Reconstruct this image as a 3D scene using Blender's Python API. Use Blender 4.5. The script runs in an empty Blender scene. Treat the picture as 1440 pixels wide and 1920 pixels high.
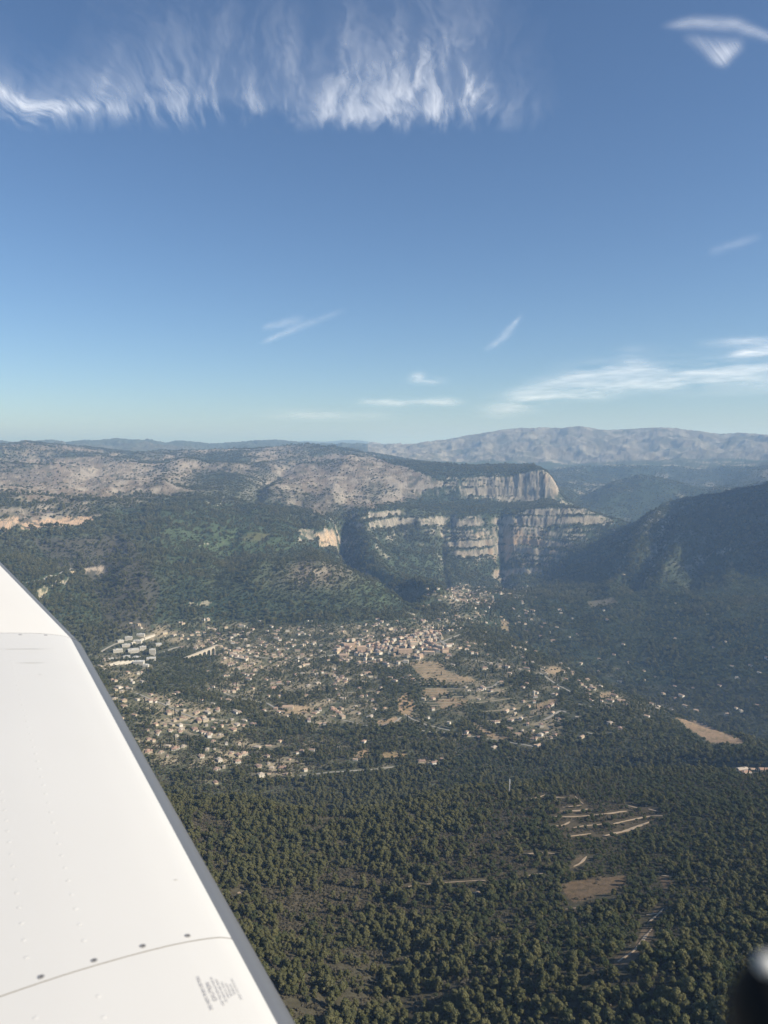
import bpy, math, random
import numpy as np
from mathutils import Vector, Matrix

random.seed(7)
rng = np.random.default_rng(11)
S = bpy.context.scene
C = S.collection
R = math.radians

# ------------------------------------------------------------------ camera, sky, sun, exposure
CZ = 950.0            # camera altitude in metres
FPX = 1450.0          # focal length measured in photograph pixels (1440 x 1920)
PITCH = R(4.9)
cd = bpy.data.cameras.new('camera')
cam = bpy.data.objects.new('camera', cd); C.objects.link(cam)
cam.location = (0, 0, CZ); cam.rotation_euler = (R(90) - PITCH, 0, 0)
cd.sensor_fit = 'VERTICAL'; cd.sensor_height = 24; cd.lens = 24 * FPX / 1920
cd.clip_start = 0.01; cd.clip_end = 400000
cd.dof.use_dof = True; cd.dof.focus_distance = 2500; cd.dof.aperture_fstop = cd.lens / 3.6
S.camera = cam

SUN_AZ, SUN_EL = 110.0, 32.0       # clockwise from the view direction, above the horizon
world = bpy.data.worlds.new('World'); S.world = world; world.use_nodes = True
wn = world.node_tree; wn.nodes.clear()
sky = wn.nodes.new('ShaderNodeTexSky'); sky.sky_type = 'NISHITA'; sky.sun_disc = False
sky.sun_elevation = R(SUN_EL); sky.sun_rotation = R(SUN_AZ)
sky.altitude = 900; sky.air_density = 1.0; sky.dust_density = 0.6; sky.ozone_density = 5.5
bg = wn.nodes.new('ShaderNodeBackground'); bg.inputs[1].default_value = 0.084
wo = wn.nodes.new('ShaderNodeOutputWorld')
wn.links.new(sky.outputs[0], bg.inputs[0]); wn.links.new(bg.outputs[0], wo.inputs[0])
sl = bpy.data.lights.new('sun', 'SUN'); sl.energy = 4.9; sl.angle = R(0.53); sl.color = (1.0, 0.92, 0.78)
sun = bpy.data.objects.new('sun', sl); C.objects.link(sun)
sd = Vector((math.sin(R(SUN_AZ)) * math.cos(R(SUN_EL)), math.cos(R(SUN_AZ)) * math.cos(R(SUN_EL)), math.sin(R(SUN_EL))))
sun.rotation_euler = sd.to_track_quat('Z', 'Y').to_euler(); sun.location = (50, 0, CZ + 60)
S.view_settings.view_transform = 'Standard'; S.view_settings.look = 'None'
S.view_settings.exposure = 0.5; S.view_settings.gamma = 1.0; S.view_settings.use_curve_mapping = False
S.cycles.max_bounces = 6; S.cycles.diffuse_bounces = 2; S.cycles.volume_bounces = 1
S.cycles.transparent_max_bounces = 12; S.cycles.use_denoising = True

# ------------------------------------------------------------------ pixel geometry of the lens (used to survey the place)
sp, cp = math.sin(PITCH), math.cos(PITCH)
def ray(px, py):
    x = (np.asarray(px, float) - 720) / FPX; u = (960 - np.asarray(py, float)) / FPX
    return x, cp + u * sp, -sp + u * cp          # X, Y, Z of the direction
def azt(px, py):
    x, y, z = ray(px, py); h = np.hypot(x, y)
    return np.arctan2(x, y), z / h               # azimuth, tan(elevation)
def project(X, Y, Z):
    dz = Z - CZ
    f = Y * cp - dz * sp; u = Y * sp + dz * cp
    f = np.where(f > 1e-3, f, 1e-3)
    return 720 + FPX * X / f, 960 - FPX * u / f

# ------------------------------------------------------------------ noise
TAB = rng.random((512, 512)).astype(np.float32)
def vnoise(x, y):
    xi = np.floor(x).astype(np.int64); yi = np.floor(y).astype(np.int64)
    fx = (x - xi).astype(np.float32); fy = (y - yi).astype(np.float32)
    fx = fx * fx * fx * (fx * (fx * 6 - 15) + 10); fy = fy * fy * fy * (fy * (fy * 6 - 15) + 10)
    x0 = xi & 511; x1 = (xi + 1) & 511; y0 = yi & 511; y1 = (yi + 1) & 511
    a = TAB[x0, y0] * (1 - fx) + TAB[x1, y0] * fx
    b = TAB[x0, y1] * (1 - fx) + TAB[x1, y1] * fx
    return a * (1 - fy) + b * fy
def fbm(x, y, scale, octs=4, gain=0.5, seed=0, ridged=False):
    t = 0; amp = 1; tot = 0; s = 1.0 / scale
    for o in range(octs):
        c, q = math.cos(0.7 * o + seed), math.sin(0.7 * o + seed)
        n = vnoise((x * c - y * q) * s + 31.7 * o + seed * 17.3, (x * q + y * c) * s + 11.1 * o + seed * 5.1)
        n = 2 * n - 1
        if ridged: n = 1 - 2 * np.abs(n)
        t = t + amp * n; tot += amp; amp *= gain; s *= 2.03
    return t / tot
def sstep(a, b, x):
    t = np.clip((x - a) / (b - a), 0, 1); return t * t * (3 - 2 * t)

# ------------------------------------------------------------------ terrain survey: feature lines, front to back
# every entry: (px, py, ground range in m); altitude follows from the sight line.  'z' entries give altitude directly
def Z(px, z, r): return (px, None, r, z)
LINES = [
 ([Z(-200, 640, 60), Z(1640, 640, 60)],                                             4, 0),
 ([(-200, 1935, 420), (720, 1925, 440), (1640, 1925, 430)],                          5, 0),
 ([(-200, 1700, 640), (400, 1705, 640), (700, 1712, 640), (900, 1690, 650), (1200, 1690, 650), (1640, 1690, 640)], 7, 0),
 ([(-200, 1585, 780), (400, 1590, 790), (640, 1602, 780), (900, 1570, 820), (1200, 1560, 880), (1640, 1560, 880)], 7, 0),
 ([(-200, 1480, 920), (340, 1500, 950), (450, 1504, 945), (573, 1526, 900), (631, 1536, 890), (729, 1520, 930), (806, 1500, 980), (960, 1478, 1080), (1100, 1455, 1200), (1250, 1440, 1280), (1440, 1448, 1280), (1640, 1450, 1280)], 5, 0),
 ([Z(-200, 385, 1150), Z(340, 382, 1160), Z(631, 368, 1110), Z(806, 372, 1180), Z(960, 362, 1290), Z(1100, 352, 1360), Z(1250, 345, 1410), Z(1440, 340, 1400), Z(1640, 340, 1400)], 6, 0),
 ([(-200, 1430, 1420), (500, 1432, 1420), (900, 1425, 1430), (1100, 1420, 1480), (1300, 1418, 1480), (1440, 1424, 1460), (1640, 1430, 1450)], 8, 0),
 ([(-200, 1350, 1700), (500, 1345, 1700), (900, 1345, 1700), (1100, 1360, 1660), (1300, 1395, 1570), (1440, 1412, 1520), (1640, 1425, 1500)], 9, 0),
 ([(-200, 1295, 1950), (500, 1290, 1950), (900, 1285, 1930), (1050, 1305, 1860), (1140, 1335, 1760), (1300, 1380, 1650), (1440, 1406, 1570), (1640, 1422, 1530)], 9, 0),
 ([(-200, 1245, 2180), (300, 1242, 2200), (560, 1232, 2260), (640, 1222, 2300), (700, 1212, 2340), (780, 1195, 2380), (840, 1185, 2430), (880, 1180, 2470), (950, 1202, 2430), (1050, 1246, 2280), (1140, 1290, 2100), (1300, 1358, 1800), (1440, 1398, 1640), (1640, 1415, 1600)], 8, 0),
 ([Z(-200, 320, 2350), Z(300, 318, 2360), Z(640, 330, 2430), Z(780, 332, 2520), Z(880, 296, 2760), Z(950, 228, 2800), Z(1050, 188, 2700), Z(1140, 168, 2560), Z(1300, 152, 2260), Z(1440, 150, 2100), Z(1640, 150, 2050)], 9, 0),
 ([(-200, 1180, 2560), (0, 1180, 2560), (400, 1180, 2620), (600, 1163, 2660), (700, 1152, 2730), (760, 1146, 2860), (820, 1136, 3200), (870, 1122, 3480), (1000, 1128, 3400), (1200, 1138, 3300), (1440, 1145, 3150), (1640, 1150, 3100)], 14, 0),
 ([(-200, 1090, 2980), (200, 1095, 2980), (480, 1086, 3040), (545, 1066, 3080), (595, 1056, 3100), (640, 1070, 3120), (700, 1105, 3120), (760, 1132, 3150), (820, 1108, 3700), (900, 1103, 4060), (960, 1098, 4280), (1000, 1096, 4300), (1080, 1094, 3950), (1200, 1100, 3650), (1440, 1110, 3500), Z(1640, 330, 3500)], 14, 0),
 ([(-200, 1040, 3350), (200, 1045, 3350), (480, 1045, 3400), (595, 1062, 3400), (640, 1082, 3500), (690, 1092, 3650), (760, 1092, 3850), (820, 1090, 4080), (900, 1093, 4330), (960, 1086, 4560), (1000, 1078, 4600), (1080, 1070, 4300), (1200, 1040, 3950), (1320, 1030, 3950), (1440, 1028, 3950), Z(1520, 640, 3900), Z(1640, 900, 3900)], 16, 0.35),  # unseen high ground past the right frame edge, here and below, raised to cast shade
 ([(-200, 1000, 3700), (200, 1000, 3700), (480, 1005, 3750), (595, 1030, 3850), (640, 1034, 4050), (700, 1036, 4300), (760, 1030, 4500), (820, 1036, 4560), (900, 1046, 4620), (960, 1044, 4720), (1000, 1028, 4740), (1080, 1022, 4680), (1140, 1020, 4620), (1200, 1000, 4330), (1320, 984, 4420), (1440, 966, 4480), Z(1520, 860, 4450), Z(1640, 1150, 4400)], 16, 1),
 ([(-200, 960, 4060), (200, 965, 4060), (480, 968, 4150), (560, 985, 4150), (610, 992, 4180), (640, 968, 4560), (700, 958, 4780), (760, 957, 4860), (820, 964, 4900), (900, 966, 4920), (960, 962, 4930), (1010, 956, 4950), (1060, 951, 4980), (1110, 960, 5060), (1165, 980, 5120), (1185, 990, 5000), (1205, 972, 4860), (1250, 950, 4880), (1320, 936, 5000), (1440, 920, 5150), Z(1500, 930, 5200), Z(1640, 1280, 5300)], 12, 1),
 ([(-200, 935, 4600), (200, 935, 4600), (480, 940, 4700), (600, 952, 4800), (700, 940, 5150), (800, 942, 5350), (880, 934, 5560), (960, 944, 5640), (1030, 938, 5660), (1050, 946, 5700), Z(1090, 470, 5750), Z(1170, 330, 5800), Z(1250, 320, 6000), Z(1440, 380, 6200), Z(1640, 700, 6300)], 14, 0.8),
 ([(-200, 900, 5500), (200, 902, 5500), (480, 905, 5550), (640, 900, 5700), (720, 892, 5740), (800, 890, 5740), (880, 893, 5700), (950, 893, 5720), (985, 887, 5720), (1012, 880, 5720), (1028, 884, 5730), (1037, 905, 5760), (1050, 930, 5790), Z(1090, 440, 6050), Z(1170, 330, 6150), Z(1250, 340, 6300), Z(1440, 380, 6500), Z(1640, 700, 6600)], 10, 1),
 ([(-200, 872, 6800), (200, 874, 6800), (480, 872, 6800), (640, 866, 6800), (740, 866, 6500), (860, 873, 6350), (950, 873, 6350), (1000, 871, 6300), (1018, 878, 6200), Z(1037, 690, 6150), Z(1055, 520, 6300), (1090, 945, 6900), (1140, 915, 7200), (1200, 893, 7400), (1260, 905, 7400), (1320, 925, 7300), (1380, 918, 7300), (1440, 905, 7300), (1640, 890, 7500)], 12, 0.15),
 ([(-200, 850, 7700), (60, 852, 7700), (250, 858, 7700), (420, 852, 7700), (560, 847, 7700), (640, 850, 7700), (740, 872, 7400), Z(900, 690, 7300), Z(1037, 560, 7300), Z(1090, 540, 8000), Z(1200, 520, 8300), Z(1440, 520, 8300), Z(1640, 560, 8400)], 20, 0.1),
 ([(-200, 834, 8800), (0, 836, 8800), (50, 829, 8800), (95, 833, 8800), (160, 838, 8900), (260, 849, 9100), (380, 846, 9200), (500, 841, 8900), (590, 837, 8800), (630, 839, 8800), (680, 848, 8800), (760, 862, 8800), (860, 876, 9000), (1037, 884, 9200), (1200, 876, 9400), (1320, 880, 9400), (1440, 872, 9400), (1640, 870, 9400)], 10, 0),
 ([Z(-200, 850, 10600), Z(640, 820, 10600), Z(760, 720, 10800), (1037, 872, 10800), (1200, 868, 10800), (1440, 862, 10800), (1640, 860, 10800)], 20, 0),
 ([(-200, 832, 14500), (0, 832, 14500), (60, 834, 14500), (150, 831, 14500), (215, 826, 14500), (265, 826, 14500), (300, 832, 14500), (345, 831, 14500), (425, 837, 14500), (490, 828, 14500), (560, 833, 14500), (640, 836, 14500), (672, 831, 14500), (720, 837, 14300), (790, 833, 13600), (830, 826, 13500), (870, 818, 13500), (920, 811, 13500), (975, 804, 13500), (1030, 806, 13500), (1060, 803, 13500), (1095, 801, 13500), (1130, 808, 13500), (1180, 806, 13500), (1225, 803, 13500), (1290, 808, 13500), (1350, 816, 13500), (1400, 814, 13500), (1440, 816, 13500), (1640, 812, 13500)], 9, 0),
 ([Z(-200, 700, 18000), Z(1640, 800, 18000)], 20, 0),
 ([(-200, 838, 32000), (430, 838, 32000), (540, 830, 32000), (575, 826, 32000), (610, 829, 32000), (655, 824, 32000), (700, 829, 32000), (760, 838, 32000), (1640, 838, 32000)], 30, 0),
 ([Z(-200, 600, 62000), Z(1640, 600, 62000)], 10, 0),
]
ROCKS = [(950, 910, 78, 30, 1.1), (1020, 902, 30, 28, 1.1), (850, 905, 40, 12, .45), (1060, 968, 110, 22, 1.1), (1130, 985, 60, 15, 1.1), (1010, 1000, 80, 12, .6), (980, 978, 60, 18, .85), (985, 1028, 62, 26, .95), (1060, 1018, 60, 24, .8),
         (1000, 1074, 48, 9, 1), (940, 1078, 20, 9, .7), (885, 1015, 42, 38, .95), (830, 985, 60, 16, .6), (850, 985, 30, 20, .6), (720, 975, 70, 16, .6), (800, 972, 60, 7, .65), (700, 962, 60, 6, .7), (850, 968, 50, 6, .6), (612, 1010, 22, 16, .9), (990, 955, 50, 8, .5),
         (950, 940, 60, 6, .5), (820, 1000, 50, 7, .4), (1040, 1050, 50, 12, .5), (640, 905, 60, 10, .5), (730, 895, 50, 10, .5)]
def rockmap(px, py):
    m_ = np.full(px.shape, 0.10)
    for cx, cy, rx, ry, k_ in ROCKS:
        q = ((px - cx) / rx) ** 2 + ((py - cy) / ry) ** 2; m_ = np.maximum(m_, k_ * np.exp(-q * q * 0.7))
    m_ = np.maximum(m_, 0.62 * sstep(1190, 1230, px) * sstep(910, 930, py) * (1 - sstep(1060, 1090, py)))
    return m_
# azimuth columns: fine where the photograph looks, coarser round the rest of the circle
az_in = np.linspace(R(-29), R(29), 880)
step = az_in[1] - az_in[0]
def grow(a, end, n):
    t = np.linspace(0, 1, n + 1)[1:]; d = end - a
    k = step * n / abs(d); k = min(k, 1)
    return a + d * (k * t + (1 - k) * t ** 2.2)
az_r = grow(az_in[-1], R(75), 150); az_l = grow(az_in[0], R(-75), 90)[::-1]
az_b = np.linspace(R(75), R(285), 40)[1:-1]
AZ = np.concatenate([az_l, az_in, az_r, az_b]); NA = len(AZ)
RG = np.concatenate([np.geomspace(60, 420, 60)[:-1], np.geomspace(420, 2800, 800)[:-1], np.geomspace(2800, 7600, 2100)[:-1],
                     np.geomspace(7600, 16500, 520)[:-1], np.geomspace(16500, 62000, 110)]); NR = len(RG)
K = len(LINES)
kr = np.zeros((K, NA)); kz = np.zeros((K, NA)); kamp = np.zeros(K); kter = np.zeros(K)
fold = np.where(AZ > R(180), AZ - 2 * math.pi, AZ)
fine = np.linspace(R(-60), R(75), 2700)
def gsm(v, sig):
    n = int(sig * 3); g = np.exp(-0.5 * (np.arange(-n, n + 1) / sig) ** 2); g /= g.sum()
    return np.convolve(np.pad(v, n, mode='edge'), g, 'valid')
for k, (pts, amp, ter) in enumerate(LINES):
    a, r_, z_ = [], [], []
    for p in pts:
        if len(p) == 4:
            a.append(float(azt(p[0], 1000)[0])); z_.append(p[3])
        else:
            A, t = azt(p[0], p[1]); a.append(float(A)); z_.append(CZ + p[2] * float(t))
        r_.append(math.log(p[2]))
    sg = 5 if k in (15, 16, 17, 18, 20, 22) else 10
    rr = gsm(np.interp(fine, a, r_), sg); zz = gsm(np.interp(fine, a, z_), sg)
    kr[k] = np.interp(fold, fine, rr); kz[k] = np.interp(fold, fine, zz); kamp[k] = amp; kter[k] = ter
for k in range(1, K): kr[k] = np.maximum(kr[k], kr[k - 1] + 0.004)
# monotone cubic along each column
h = np.diff(kr, axis=0); dlt = np.diff(kz, axis=0) / h
m = np.zeros_like(kz); m[0] = dlt[0]; m[-1] = dlt[-1]
same = dlt[1:] * dlt[:-1] > 0
w1 = 2 * h[1:] + h[:-1]; w2 = h[1:] + 2 * h[:-1]
with np.errstate(divide='ignore', invalid='ignore'):
    hm = (w1 + w2) / (w1 / dlt[:-1] + w2 / dlt[1:])
m[1:-1] = np.where(same, hm, 0)
m *= 0.9
X = (np.sin(AZ)[:, None] * RG[None, :]).astype(np.float32); Y = (np.cos(AZ)[:, None] * RG[None, :]).astype(np.float32)
LR = np.log(RG)
px_col = 720 + FPX * np.tan(np.clip(fold, R(-70), R(70)))         # rough pixel column of each azimuth
# warp amounts (fraction of range) and amplitude fields
ampf = np.zeros((NA, NR), np.float32); terf = np.zeros((NA, NR), np.float32); zone = np.zeros((NA, NR), np.float32)
Zb = np.zeros((NA, NR), np.float32)
warp = 0.007 * fbm(X, Y, 300, 3, seed=2) + 0.0027 * fbm(X, Y, 75, 4, gain=.62, seed=3, ridged=True)
wmask = sstep(3300, 3900, RG) * (1 - sstep(6200, 7000, RG))
wmask = np.maximum(wmask, 0.25 * sstep(1200, 1600, RG) * (1 - sstep(9000, 11000, RG)))
warp = warp * wmask[None, :]
cw = np.zeros(NA)
for c_, w_, a_ in [(646, 15, -.085), (700, 28, .050), (752, 16, -.012), (800, 20, .010), (848, 9, -.016), (885, 20, .018), (944, 11, -.026), (985, 30, .014), (1040, 8, -.004), (1075, 30, .006), (1105, 7, -.004), (1145, 18, .006), (1215, 20, -.012), (1270, 16, .014), (1310, 14, -.012), (1370, 18, .012), (560, 16, -.012), (600, 14, .014)]:
    cw += 0.42 * a_ * np.exp(-((px_col - c_) / w_) ** 2)
band = sstep(3850, 4150, RG) * (1 - sstep(4950, 5300, RG))
warp = warp + cw[:, None] * band[None, :] + 0.0045 * fbm(px_col[:, None] * 1.0 + 0 * X, Y * 0.004, 46, 3, seed=19) * (wmask * sstep(3300, 4000, RG))[None, :]
for c in range(NA):
    lr = LR + warp[c]
    j = np.clip(np.searchsorted(kr[:, c], lr) - 1, 0, K - 2)
    t = np.clip((lr - kr[j, c]) / h[j, c], 0, 1); hh = h[j, c]
    t2 = t * t; t3 = t2 * t
    Zb[c] = (2 * t3 - 3 * t2 + 1) * kz[j, c] + (t3 - 2 * t2 + t) * hh * m[j, c] + (-2 * t3 + 3 * t2) * kz[j + 1, c] + (t3 - t2) * hh * m[j + 1, c]
    ampf[c] = kamp[j] * (1 - t) + kamp[j + 1] * t
    terf[c] = kter[j] * (1 - t) + kter[j + 1] * t
    zone[c] = j + t
pcm = px_col[:, None]
terf = terf * (sstep(560, 640, pcm)) + 0.35 * terf * (1 - sstep(560, 640, pcm))
terf = terf * (1 - sstep(1180, 1230, pcm) * 0.75) * (1 - 0.6 * sstep(1400, 1500, pcm))
big = fbm(X, Y, 420, 4, seed=5, ridged=True)
mid = fbm(X, Y, 120, 4, seed=6)
gully = fbm(X, Y, 900, 5, gain=0.55, seed=8, ridged=True)
Rr = RG[None, :]
slopeamp = sstep(2500, 3200, Rr) * (1 - sstep(9000, 11000, Rr))
Zt = Zb + ampf * (0.55 * mid + 0.25 * big) + sstep(4500, 5200, Rr) * (1 - sstep(8000, 8600, Rr)) * (1 - sstep(660, 800, pcm)) * (60 * fbm(X, Y, 1000, 4, seed=51, ridged=True) + 12 * fbm(X, Y, 260, 3, seed=52)) + sstep(2600, 3100, Rr) * (1 - sstep(4700, 5300, Rr)) * (1 - sstep(840, 930, pcm)) * (44 * fbm(X, Y, 620, 4, gain=.52, seed=53, ridged=True) + 10 * fbm(X, Y, 150, 2, seed=54, ridged=True)) + slopeamp * 18 * big * (1 - 0.5 * sstep(5600, 6100, Rr) * (1 - sstep(1000, 1040, pcm)))
far = sstep(9800, 11500, Rr)
crest = np.exp(-((zone - 22) / 0.22) ** 2) + np.exp(-((zone - 20) / 0.2) ** 2) * 0.8
Zt = Zt + far * (1 - np.clip(crest, 0, 1) * 0.80) * (1 - sstep(17000, 30000, Rr)) * 150 * (0.6 * gully + 0.5 * fbm(X, Y, 520, 4, gain=.6, seed=55, ridged=True))
right_mt = sstep(1150, 1260, pcm) * sstep(3500, 4000, Rr) * (1 - sstep(4900, 5400, Rr))
Zt = Zt + right_mt * 52 * fbm(X, Y, 420, 5, gain=.58, seed=9, ridged=True)
# ravines (negative) and spurs (positive): (ranges, pixel column of the line at each range, half width, metres)
for rs_, cs_, w_, a_ in [([3150, 3450, 3700, 4000, 4400], [770, 705, 665, 646, 640], 15, -120), ([3150, 3450, 3700, 4000, 4400], [830, 760, 712, 690, 690], 26, 62),
                         ([2900, 3300, 3900], [470, 500, 520], 28, 26), ([2900, 3300, 3900, 4300], [400, 415, 440, 450], 24, -18), ([2700, 3300, 4000], [250, 290, 310], 34, 20), ([2700, 3300, 4000], [175, 190, 230], 26, -16),
                         ([3900, 4300, 4700, 5000], [965, 950, 944, 940], 13, -48), ([3900, 4300, 4800], [850, 842, 838], 9, -40),
                         ([3600, 4100, 4700], [1150, 1200, 1240], 20, 30), ([3600, 4100, 4700], [1200, 1250, 1285], 15, -40), ([3600, 4100, 4800], [1240, 1300, 1345], 20, 32), ([3600, 4100, 4800], [1300, 1350, 1395], 15, -36), ([3600, 4200, 4900], [1370, 1410, 1440], 22, 34),
                         ([4700, 5600, 6800], [470, 500, 545], 20, -60), ([4900, 5800, 7000], [300, 330, 360], 30, 45), ([4900, 5800, 7000], [170, 160, 200], 24, -40), ([4900, 6000, 7200], [620, 640, 650], 26, 40)]:
    c_ = np.interp(RG, rs_, cs_)[None, :] + 10 * fbm(X, Y, 400, 2, seed=58)
    e_ = sstep(rs_[0] - 250, rs_[0] + 100, Rr) * (1 - sstep(rs_[-1] - 150, rs_[-1] + 250, Rr))
    Zt = Zt + a_ * np.exp(-np.abs((pcm - c_) / w_) ** 1.6) * e_
# strata: benches and faces
zz_ = Zt + 22 * fbm(X, Y, 800, 2, seed=12) + 8 * fbm(X, Y, 150, 2, seed=13)
lv = [-200.0]
while lv[-1] < 1700: lv.append(lv[-1] + random.choice([16, 24, 34, 48, 70, 30]))
lv = np.array(lv); li = np.clip(np.searchsorted(lv, zz_) - 1, 0, len(lv) - 2); lw = lv[li + 1] - lv[li]; fr = (zz_ - lv[li]) / lw
b0 = (0.18 + 0.3 * rng.random(len(lv)))[li]
Zs = lv[li] + sstep(b0, b0 + 0.42, fr) * lw - (zz_ - Zt)
s2 = Zs / 13.0 + 0.5 * fbm(X, Y, 60, 2, seed=15); Zs = 0.55 * Zs + 0.45 * (np.floor(s2) + sstep(0.3, 0.7, s2 - np.floor(s2)) - 0.5 * fbm(X, Y, 60, 2, seed=15)) * 13.0
gpx, gpy = project(X, Y, Zt); gpx = np.where(Y > 10, gpx, -5000); rp_g = rockmap(gpx, gpy)
del zz_, li, lw, fr, b0, s2
steep0 = np.abs(np.gradient(Zb, axis=1) / np.gradient(RG)[None, :])
tm = np.clip(terf, 0, 1) * sstep(0.06, 0.3, steep0)
tm = tm * (0.35 + 0.65 * sstep(-0.2, 0.15, fbm(X, Y, 260, 3, seed=14) + 0.5 * rp_g - .2)) * (0.3 + 0.7 * rp_g)
del gpx, gpy
Zt = Zt + sstep(6700, 7100, Rr) * (1 - sstep(9500, 10500, Rr)) * sstep(1020, 1080, pcm) * (38 * fbm(X, Y, 480, 4, gain=.55, seed=57, ridged=True))
ZG = (Zt * (1 - tm) + Zs * tm).astype(np.float32)
dzr = np.gradient(ZG, axis=1) / np.gradient(RG)[None, :]
slope_g = np.abs(dzr)
da = np.gradient(fold); da = np.where(np.abs(da) < 1e-5, 1e-3, np.abs(da))
sl2 = np.abs(np.gradient(ZG, axis=0) / (da[:, None] * Rr))
slope_g = np.hypot(slope_g, np.clip(sl2, 0, 3)).astype(np.float32)
del sl2, dzr

def ground(x, y, grid=None):
    grid = ZG if grid is None else grid
    x = np.asarray(x, float); y = np.asarray(y, float)
    a = np.arctan2(x, y); r = np.hypot(x, y)
    ai = np.interp(a, AZ[:len(az_l) + len(az_in) + len(az_r)], np.arange(len(az_l) + len(az_in) + len(az_r)))
    ri = np.interp(r, RG, np.arange(NR))
    a0 = np.clip(ai.astype(int), 0, NA - 2); r0 = np.clip(ri.astype(int), 0, NR - 2); fa = ai - a0; fr_ = ri - r0
    return (grid[a0, r0] * (1 - fa) * (1 - fr_) + grid[a0 + 1, r0] * fa * (1 - fr_) + grid[a0, r0 + 1] * (1 - fa) * fr_ + grid[a0 + 1, r0 + 1] * fa * fr_)
EL = (ZG - CZ) / Rr
ELmax = np.maximum.accumulate(EL, axis=1)
def visible(x, y, z, tol=0.004):
    a = np.arctan2(x, y); r = np.hypot(x, y)
    ai = np.clip(np.round(np.interp(a, AZ[:-len(az_b)], np.arange(NA - len(az_b)))).astype(int), 0, NA - 1)
    ri = np.clip(np.searchsorted(RG, r) - 3, 0, NR - 1)
    return (z - CZ) / r > ELmax[ai, ri] - tol
def locate(px, py):
    """first ground point on the sight line through a photograph pixel"""
    a, t = azt(px, py)
    ai = int(round(float(np.interp(a, AZ[:-len(az_b)], np.arange(NA - len(az_b))))))
    ri = int(np.searchsorted(ELmax[ai], t)); ri = min(max(ri, 1), NR - 1)
    e0, e1 = ELmax[ai, ri - 1], ELmax[ai, ri]
    f = 0.5 if e1 <= e0 else (t - e0) / (e1 - e0)
    r = RG[ri - 1] + (RG[ri] - RG[ri - 1]) * float(np.clip(f, 0, 1))
    x, y = math.sin(a) * r, math.cos(a) * r
    return Vector((x, y, float(ground(x, y))))

# ------------------------------------------------------------------ land use (where woods, fields, rock and gardens lie)
def inpoly(px, py, poly):
    poly = np.array(poly, float); ins = np.zeros(px.shape, bool)
    m_ = (px >= poly[:, 0].min()) & (px <= poly[:, 0].max()) & (py >= poly[:, 1].min()) & (py <= poly[:, 1].max())
    x = px[m_]; y = py[m_]; r_ = np.zeros(x.shape, bool); n = len(poly); j = n - 1
    for i in range(n):
        xi, yi = poly[i]; xj, yj = poly[j]
        if yi != yj:
            c = ((yi > y) != (yj > y)) & (x < (xj - xi) * (y - yi) / (yj - yi) + xi); r_ ^= c
        j = i
    ins[m_] = r_; return ins
FIELDS = [  # outlines of dry fields, clearings and terraces with their soil colour
 ([(1046, 1656), (1110, 1648), (1172, 1643), (1168, 1664), (1142, 1674), (1100, 1686), (1075, 1694), (1058, 1676)], (0.42, 0.27, 0.165)),
 ([(1070, 1618), (1090, 1603), (1100, 1608), (1085, 1625), (1068, 1630)], (0.42, 0.30, 0.20)),
 ([(1152, 1796), (1182, 1776), (1208, 1738), (1232, 1738), (1220, 1762), (1200, 1786), (1184, 1806), (1165, 1814), (1150, 1806)], (0.40, 0.28, 0.185)),
 ([(1234, 1645), (1252, 1643), (1258, 1662), (1240, 1664)], (0.36, 0.22, 0.14)),
 ([(1228, 1700), (1240, 1695), (1236, 1712), (1226, 1714)], (0.36, 0.25, 0.17)),
 ([(1265, 1345), (1300, 1352), (1345, 1368), (1390, 1388), (1395, 1396), (1330, 1394), (1308, 1378), (1285, 1362)], (0.33, 0.235, 0.155)),
 ([(770, 1243), (822, 1240), (842, 1258), (862, 1268), (905, 1276), (850, 1280), (800, 1276), (778, 1262)], (0.32, 0.24, 0.155)),
 ([(790, 1292), (824, 1290), (846, 1300), (820, 1306), (796, 1304)], (0.29, 0.215, 0.14)),
 ([(815, 1316), (850, 1308), (880, 1312), (870, 1324), (832, 1328)], (0.29, 0.21, 0.14)),
 ([(745, 1310), (765, 1300), (778, 1320), (772, 1345), (750, 1335)], (0.37, 0.26, 0.165)),
 ([(715, 1412), (760, 1408), (765, 1420), (722, 1424)], (0.36, 0.25, 0.15)),
 ([(660, 1412), (690, 1405), (700, 1420), (672, 1424)], (0.34, 0.24, 0.15)),
 ([(1020, 1255), (1045, 1248), (1062, 1258), (1030, 1268)], (0.36, 0.27, 0.18)),
 ([(700, 1352), (740, 1342), (752, 1350), (715, 1362)], (0.36, 0.26, 0.17)),
 ([(520, 1326), (560, 1322), (590, 1328), (575, 1338), (530, 1340)], (0.36, 0.27, 0.18)),
 ([(1000, 1322), (1040, 1310), (1045, 1318), (1010, 1332)], (0.34, 0.25, 0.165)),
 ([(880, 1352), (900, 1362), (930, 1378), (960, 1384), (940, 1390), (890, 1368)], (0.31, 0.23, 0.15)),
 ([(1125, 1300), (1145, 1298), (1150, 1308), (1128, 1312)], (0.36, 0.27, 0.18)),
 ([(950, 1420), (975, 1422), (970, 1430), (952, 1428)], (0.30, 0.23, 0.15)),
 ([(937, 1162), (955, 1165), (958, 1188), (942, 1180)], (0.30, 0.23, 0.15)),
 ([(446, 1000), (500, 990), (500, 1010), (455, 1014)], (0.13, 0.13, 0.06)),
 ([(1100, 1128), (1150, 1120), (1160, 1132), (1110, 1140)], (0.16, 0.14, 0.10)),
]
TERR = [(1000, 1492), (1100, 1488), (1180, 1505), (1245, 1520), (1235, 1545), (1190, 1562), (1140, 1574), (1060, 1572), (1035, 1540), (1010, 1515)]
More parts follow.
